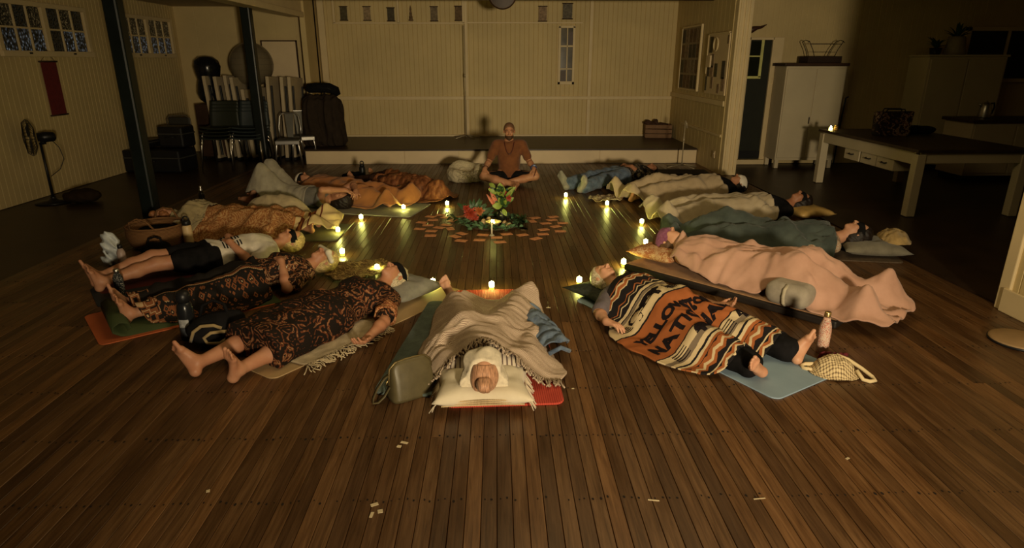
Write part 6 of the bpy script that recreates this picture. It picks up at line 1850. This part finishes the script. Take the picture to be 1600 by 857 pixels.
for y_, z_, w_, h_, m_ in ((.30, .62, .14, .24, 0), (.16, .40, .12, .2, 3), (.34, .26, .10, .16, 2), (.18, .26, .14, .16, 6), (-.02, .26, .13, .20, 0), (-.36, .24, .14, .26, 2), (-.4, .06, .13, .2, 6), (.12, .08, .12, .18, 6), (.40, .04, .07, .22, 0), (-.20, .02, .10, .14, 6), (-.46, .74, .04, .12, 5)):
    MB().span((X0 - .006, y_ - w_ / 2, z_), (X0, y_ + w_ / 2, z_ + h_)).build('pinned_paper', PAPERS[m_], g)
MB().torus((X0 - .02, .03, .74), .10, .014, 26, 8, Matrix.Rotation(R(90), 3, 'Y')).build('white_hoop', CREAM2, g, True)
MB().span((X0 - .03, .22, .40), (X0, .42, .58)).build('paper_fan', OFFW, g, bevel=.004)
g = thing('wall_socket', 'small white socket low on the stage right wall', 'socket', (3.435, 9.98, .22))
MB().span((-.012, -.04, 0), (0, .04, .11)).build('plate', OFFW, g, bevel=.003)
MB().span((-.018, -.02, .06), (-.012, .0, .08)).build('rocker', OFFW, g)
# cupboard
cp = thing('cupboard', 'tall cream two-door cupboard on legs right of the doorway', 'cupboard', (5.03, 10.52, 0))
CP = plain('cream_cupboard_paint', (.56, .48, .33), .5, 0, .08, 2)
MB().span((-.48, -.22, .13), (.48, .22, 1.60)).build('carcass', CP, cp, bevel=.006)
for q in (-1, 1):
    dd_ = MB().span((q * .235 - .225, -.24, .17), (q * .235 + .225, -.22, 1.56)).build('door', CP, cp, bevel=.006)
MB().span((-.52, -.26, 1.60), (.50, .24, 1.645)).build('dark_top', DARKWOOD, cp, bevel=.006)
MB().tube([(-.02, -.245, .72), (-.03, -.275, .74), (-.03, -.275, .80), (-.02, -.245, .82)], .007, 6).build('handle', BLACK, cp, True)
for sx in (-1, 1):
    for sy in (-1, 1): MB().span((sx * .44 - .03, sy * .19 - .03, 0), (sx * .44 + .03, sy * .19 + .03, .14)).build('leg', CP, cp, bevel=.004)
g = thing('wire_basket', 'dark wire basket with upright scroll handles on the cupboard', 'basket', (5.16, 10.50, 1.647))
MB().span((-.27, -.16, .0), (.27, .16, .10)).build('wicker_base', plain('dark_wicker', (.03, .016, .010), .8, 0, .4, 60, .5), g, bevel=.01)
wm = MB()
for q in (-1, 1):
    wm.tube([(q * .16, -.12, .10), (q * .20, -.12, .20), (q * .27, -.12, .32), (q * .29, -.12, .30)], .006, 6)
    wm.tube([(q * .16, .12, .10), (q * .20, .12, .20), (q * .27, .12, .32)], .006, 6)
    wm.tube([(q * .27, -.12, .32), (q * .28, 0, .34), (q * .27, .12, .32)], .006, 6)
wm.tube([(-.25, -.12, .28), (.25, -.12, .28)], .005, 6); wm.tube([(-.18, -.12, .16), (.18, -.12, .16)], .003, 5)
wm.build('wire_frame', BLACK, g, True)
g = thing('folded_stand', 'dark folded stand leaning in the gap right of the cupboard', 'stand', (5.66, 10.60, 0))
for q, tx in ((0, -.06), (.04, .02)): MB().tube([(q, 0, .01), (q + tx * .4, 0, .7), (q + tx, -.02, 1.10), (q + tx + .04, -.02, 1.12)], .012, 8).build('tube', plain('dark_blue_metal', (.015, .02, .025), .4), g, True)
MB().cyl((-.03, 0, .60), (.06, 0, .60), .010, None, 8).build('brace', BLACK, g, True)
# big work table
tb = thing('work_table', 'long cream-sided table with dark top in the right aisle', 'table', (5.27, 8.0, 0))
MB().span((-.66, -1.14, .72), (.66, 1.12, .755)).build('table_top', plain('dark_worn_top', (.05, .032, .018), .4, 0, .3, 6), tb, bevel=.005)
for a, b in (((-.625, -1.06, .58), (-.60, 1.05, .72)), ((.60, -1.06, .58), (.625, 1.05, .72)), ((-.60, -1.105, .60), (.60, -1.08, .72)), ((-.60, 1.07, .60), (.60, 1.095, .72))): MB().span(a, b).build('apron', CP, tb, bevel=.004)
for sx in (-1, 1):
    for y_ in (-1.07, 1.05): MB().span((sx * .59 - .05, y_ - .05, 0), (sx * .59 + .05, y_ + .05, .70)).build('leg', CP, tb, bevel=.006)
for k, y_ in enumerate((.28, -.12, -.46)):
    dr = MB().span((-.60, y_ - .19, .44), (-.25, y_ + .17, .585)).build('drawer', CP, tb, bevel=.006)
    MB().tube([(-.60, y_ - .06, .52), (-.625, y_ - .05, .515), (-.625, y_ + .03, .515), (-.60, y_ + .04, .52)], .008, 6).build('pull', BLACK, dr, True)
g = thing('tea_light', 'small lit tea light on the near corner of the long table', 'candle', (4.685, 8.93, .756))
MB().lathe([(.022, 0), (.024, .003), (.024, .03), (.02, .032)], (0, 0, 0), 14).build('cup', WAX, g, True)
MB().ell((0, 0, .045), (.011, .011, .016), 10, 8).build('flame', emit('tea_light_flame', (1.0, .80, .25), 40.0), g, True)
g = thing('spice_jar', 'little amber glass jar beside the tea light on the long table', 'jar', (4.765, 8.95, .756))
MB().lathe([(.024, 0), (.027, .004), (.027, .05), (.02, .058)], (0, 0, 0), 14).build('jar', plain('amber_glass', (.30, .17, .04), .15), g, True)
MB().lathe([(.021, .058), (.023, .06), (.023, .072), (.018, .074)], (0, 0, 0), 14).build('lid', plain('brass_lid', (.4, .3, .12), .3, .8), g, True)
g = thing('tote_bag', 'dark patterned tote bag standing on the long table', 'bag', (5.12, 8.25, .756), R(-10))
mb = MB(); mb.add([(-.20, -.09, 0), (.20, -.09, 0), (.20, .09, 0), (-.20, .09, 0), (-.23, -.05, .30), (.23, -.05, .31), (.23, .05, .31), (-.23, .05, .30)], [(3, 2, 1, 0), (4, 5, 6, 7), (0, 1, 5, 4), (1, 2, 6, 5), (2, 3, 7, 6), (3, 0, 4, 7)])
mb.build('bag_body', batik('dark_bag_print', (.016, .010, .008), (.14, .07, .04), (.26, .19, .12), 10, 14, amount=.56), g, bevel=.015)
for q in (-1, 1): MB().tube([(-.12, q * .05, .29), (-.10, q * .06, .335), (.10, q * .06, .335), (.12, q * .05, .29)], .008, 6).build('handle', BLACKCLOTH, g, True)
blob_bag('camera_bag', 'low black bag lying right of the patterned tote on the long table', (5.60, 8.45, .756), (.44, .22, .10), BLACKCLOTH, R(-8), 12, 'bag', False)
# kitchen corner, nearly dark
g = thing('tall_cabinet', 'tall plain cabinet in the dark right corner with a vase on top', 'cabinet', (7.35, 10.45, 0))
MB().span((-.62, -.25, .06), (.62, .25, 1.74)).build('carcass', CP, g, bevel=.008)
MB().span((-.64, -.27, 1.74), (.64, .25, 1.77)).build('top_board', CP, g, bevel=.004)
for q in (-1, 1): MB().span((q * .30 - .29, -.27, .10), (q * .30 + .29, -.25, 1.70)).build('door', CP, g, bevel=.006)
MB().span((-.58, -.22, 0), (.58, .22, .06)).build('plinth', BLACK, g)
g = thing('vase', 'pale tapered vase on the tall cabinet in the dark right corner', 'vase', (7.22, 10.38, 1.771))
MB().lathe([(.15, 0), (.155, .01), (.13, .14), (.115, .27), (.105, .27), (.12, .14), (.0, .02)], (0, 0, 0), 20, False).build('vase_body', plain('stone_vase', (.30, .25, .17), .6), g, True)
mb = MB()
for k in range(14): a = k * 2.4; leaf_geo(mb, (0, 0, .2), (.22 * math.cos(a), .15 * math.sin(a), .32 + .05 * (k % 4)), .05, (0, 0, 1), .1)
mb.build('dry_leaves', DLEAF, g, True)
g = thing('planter', 'dark leafy plant left of the pale vase on the tall cabinet', 'plant', (6.93, 10.40, 1.771))
MB().lathe([(.07, 0), (.09, .10), (.08, .10), (.0, .06)], (0, 0, 0), 16, False).build('pot', BLACK, g, True)
mb = MB()
for k in range(20): a = k * 2.4; leaf_geo(mb, (0, 0, .08), (.15 * math.cos(a), .12 * math.sin(a), .14 + .03 * (k % 5)), .05, (0, 0, 1), .1)
mb.build('leaves', DLEAF, g, True)
g = thing('kitchen_counter', 'dark-topped counter along the right aisle below the dark window', 'counter', (7.75, 9.35, 0))
MB().span((-.95, -.30, .08), (.95, .30, .84)).build('cupboard_base', CP, g, bevel=.006)
MB().span((-1.0, -.34, .84), (1.0, .32, .885)).build('worktop', DARKWOOD, g, bevel=.006)
for q in range(3): MB().span((-.93 + q * .63, -.315, .12), (-.33 + q * .63, -.30, .80)).build('door', CP, g, bevel=.005)
MB().span((-.9, -.26, 0), (.9, .28, .08)).build('plinth', BLACK, g)
g = thing('kettle', 'tall steel kettle on the dark counter', 'kettle', (7.16, 9.36, .886))
MB().lathe([(.085, 0), (.088, .01), (.07, .17), (.05, .21), (.012, .225), (.015, .24)], (0, 0, 0), 20).build('kettle_body', STEEL, g, True)
MB().tube([(.05, 0, .20), (.11, 0, .21), (.125, 0, .15), (.10, 0, .05)], .011, 8).build('handle', BLACK, g, True)
MB().tube([(-.06, 0, .16), (-.09, 0, .18), (-.10, 0, .20)], [.02, .014, .012], 8).build('spout', STEEL, g, True)
w = struct(MB().span((7.72, 10.80, 1.40), (9.0, 10.86, 2.14)).build('window_4', plain('dark_night_pane', (.008, .009, .008), .12)))
f = MB()
for a, b in (((7.66, 10.77, 1.34), (9.06, 10.86, 1.40)), ((7.66, 10.77, 2.14), (9.06, 10.86, 2.20)), ((7.66, 10.77, 1.34), (7.72, 10.86, 2.2)), ((8.34, 10.775, 1.40), (8.38, 10.86, 2.14))): f.span(a, b)
f.build('window_frame', CREAM2, w, bevel=.004)
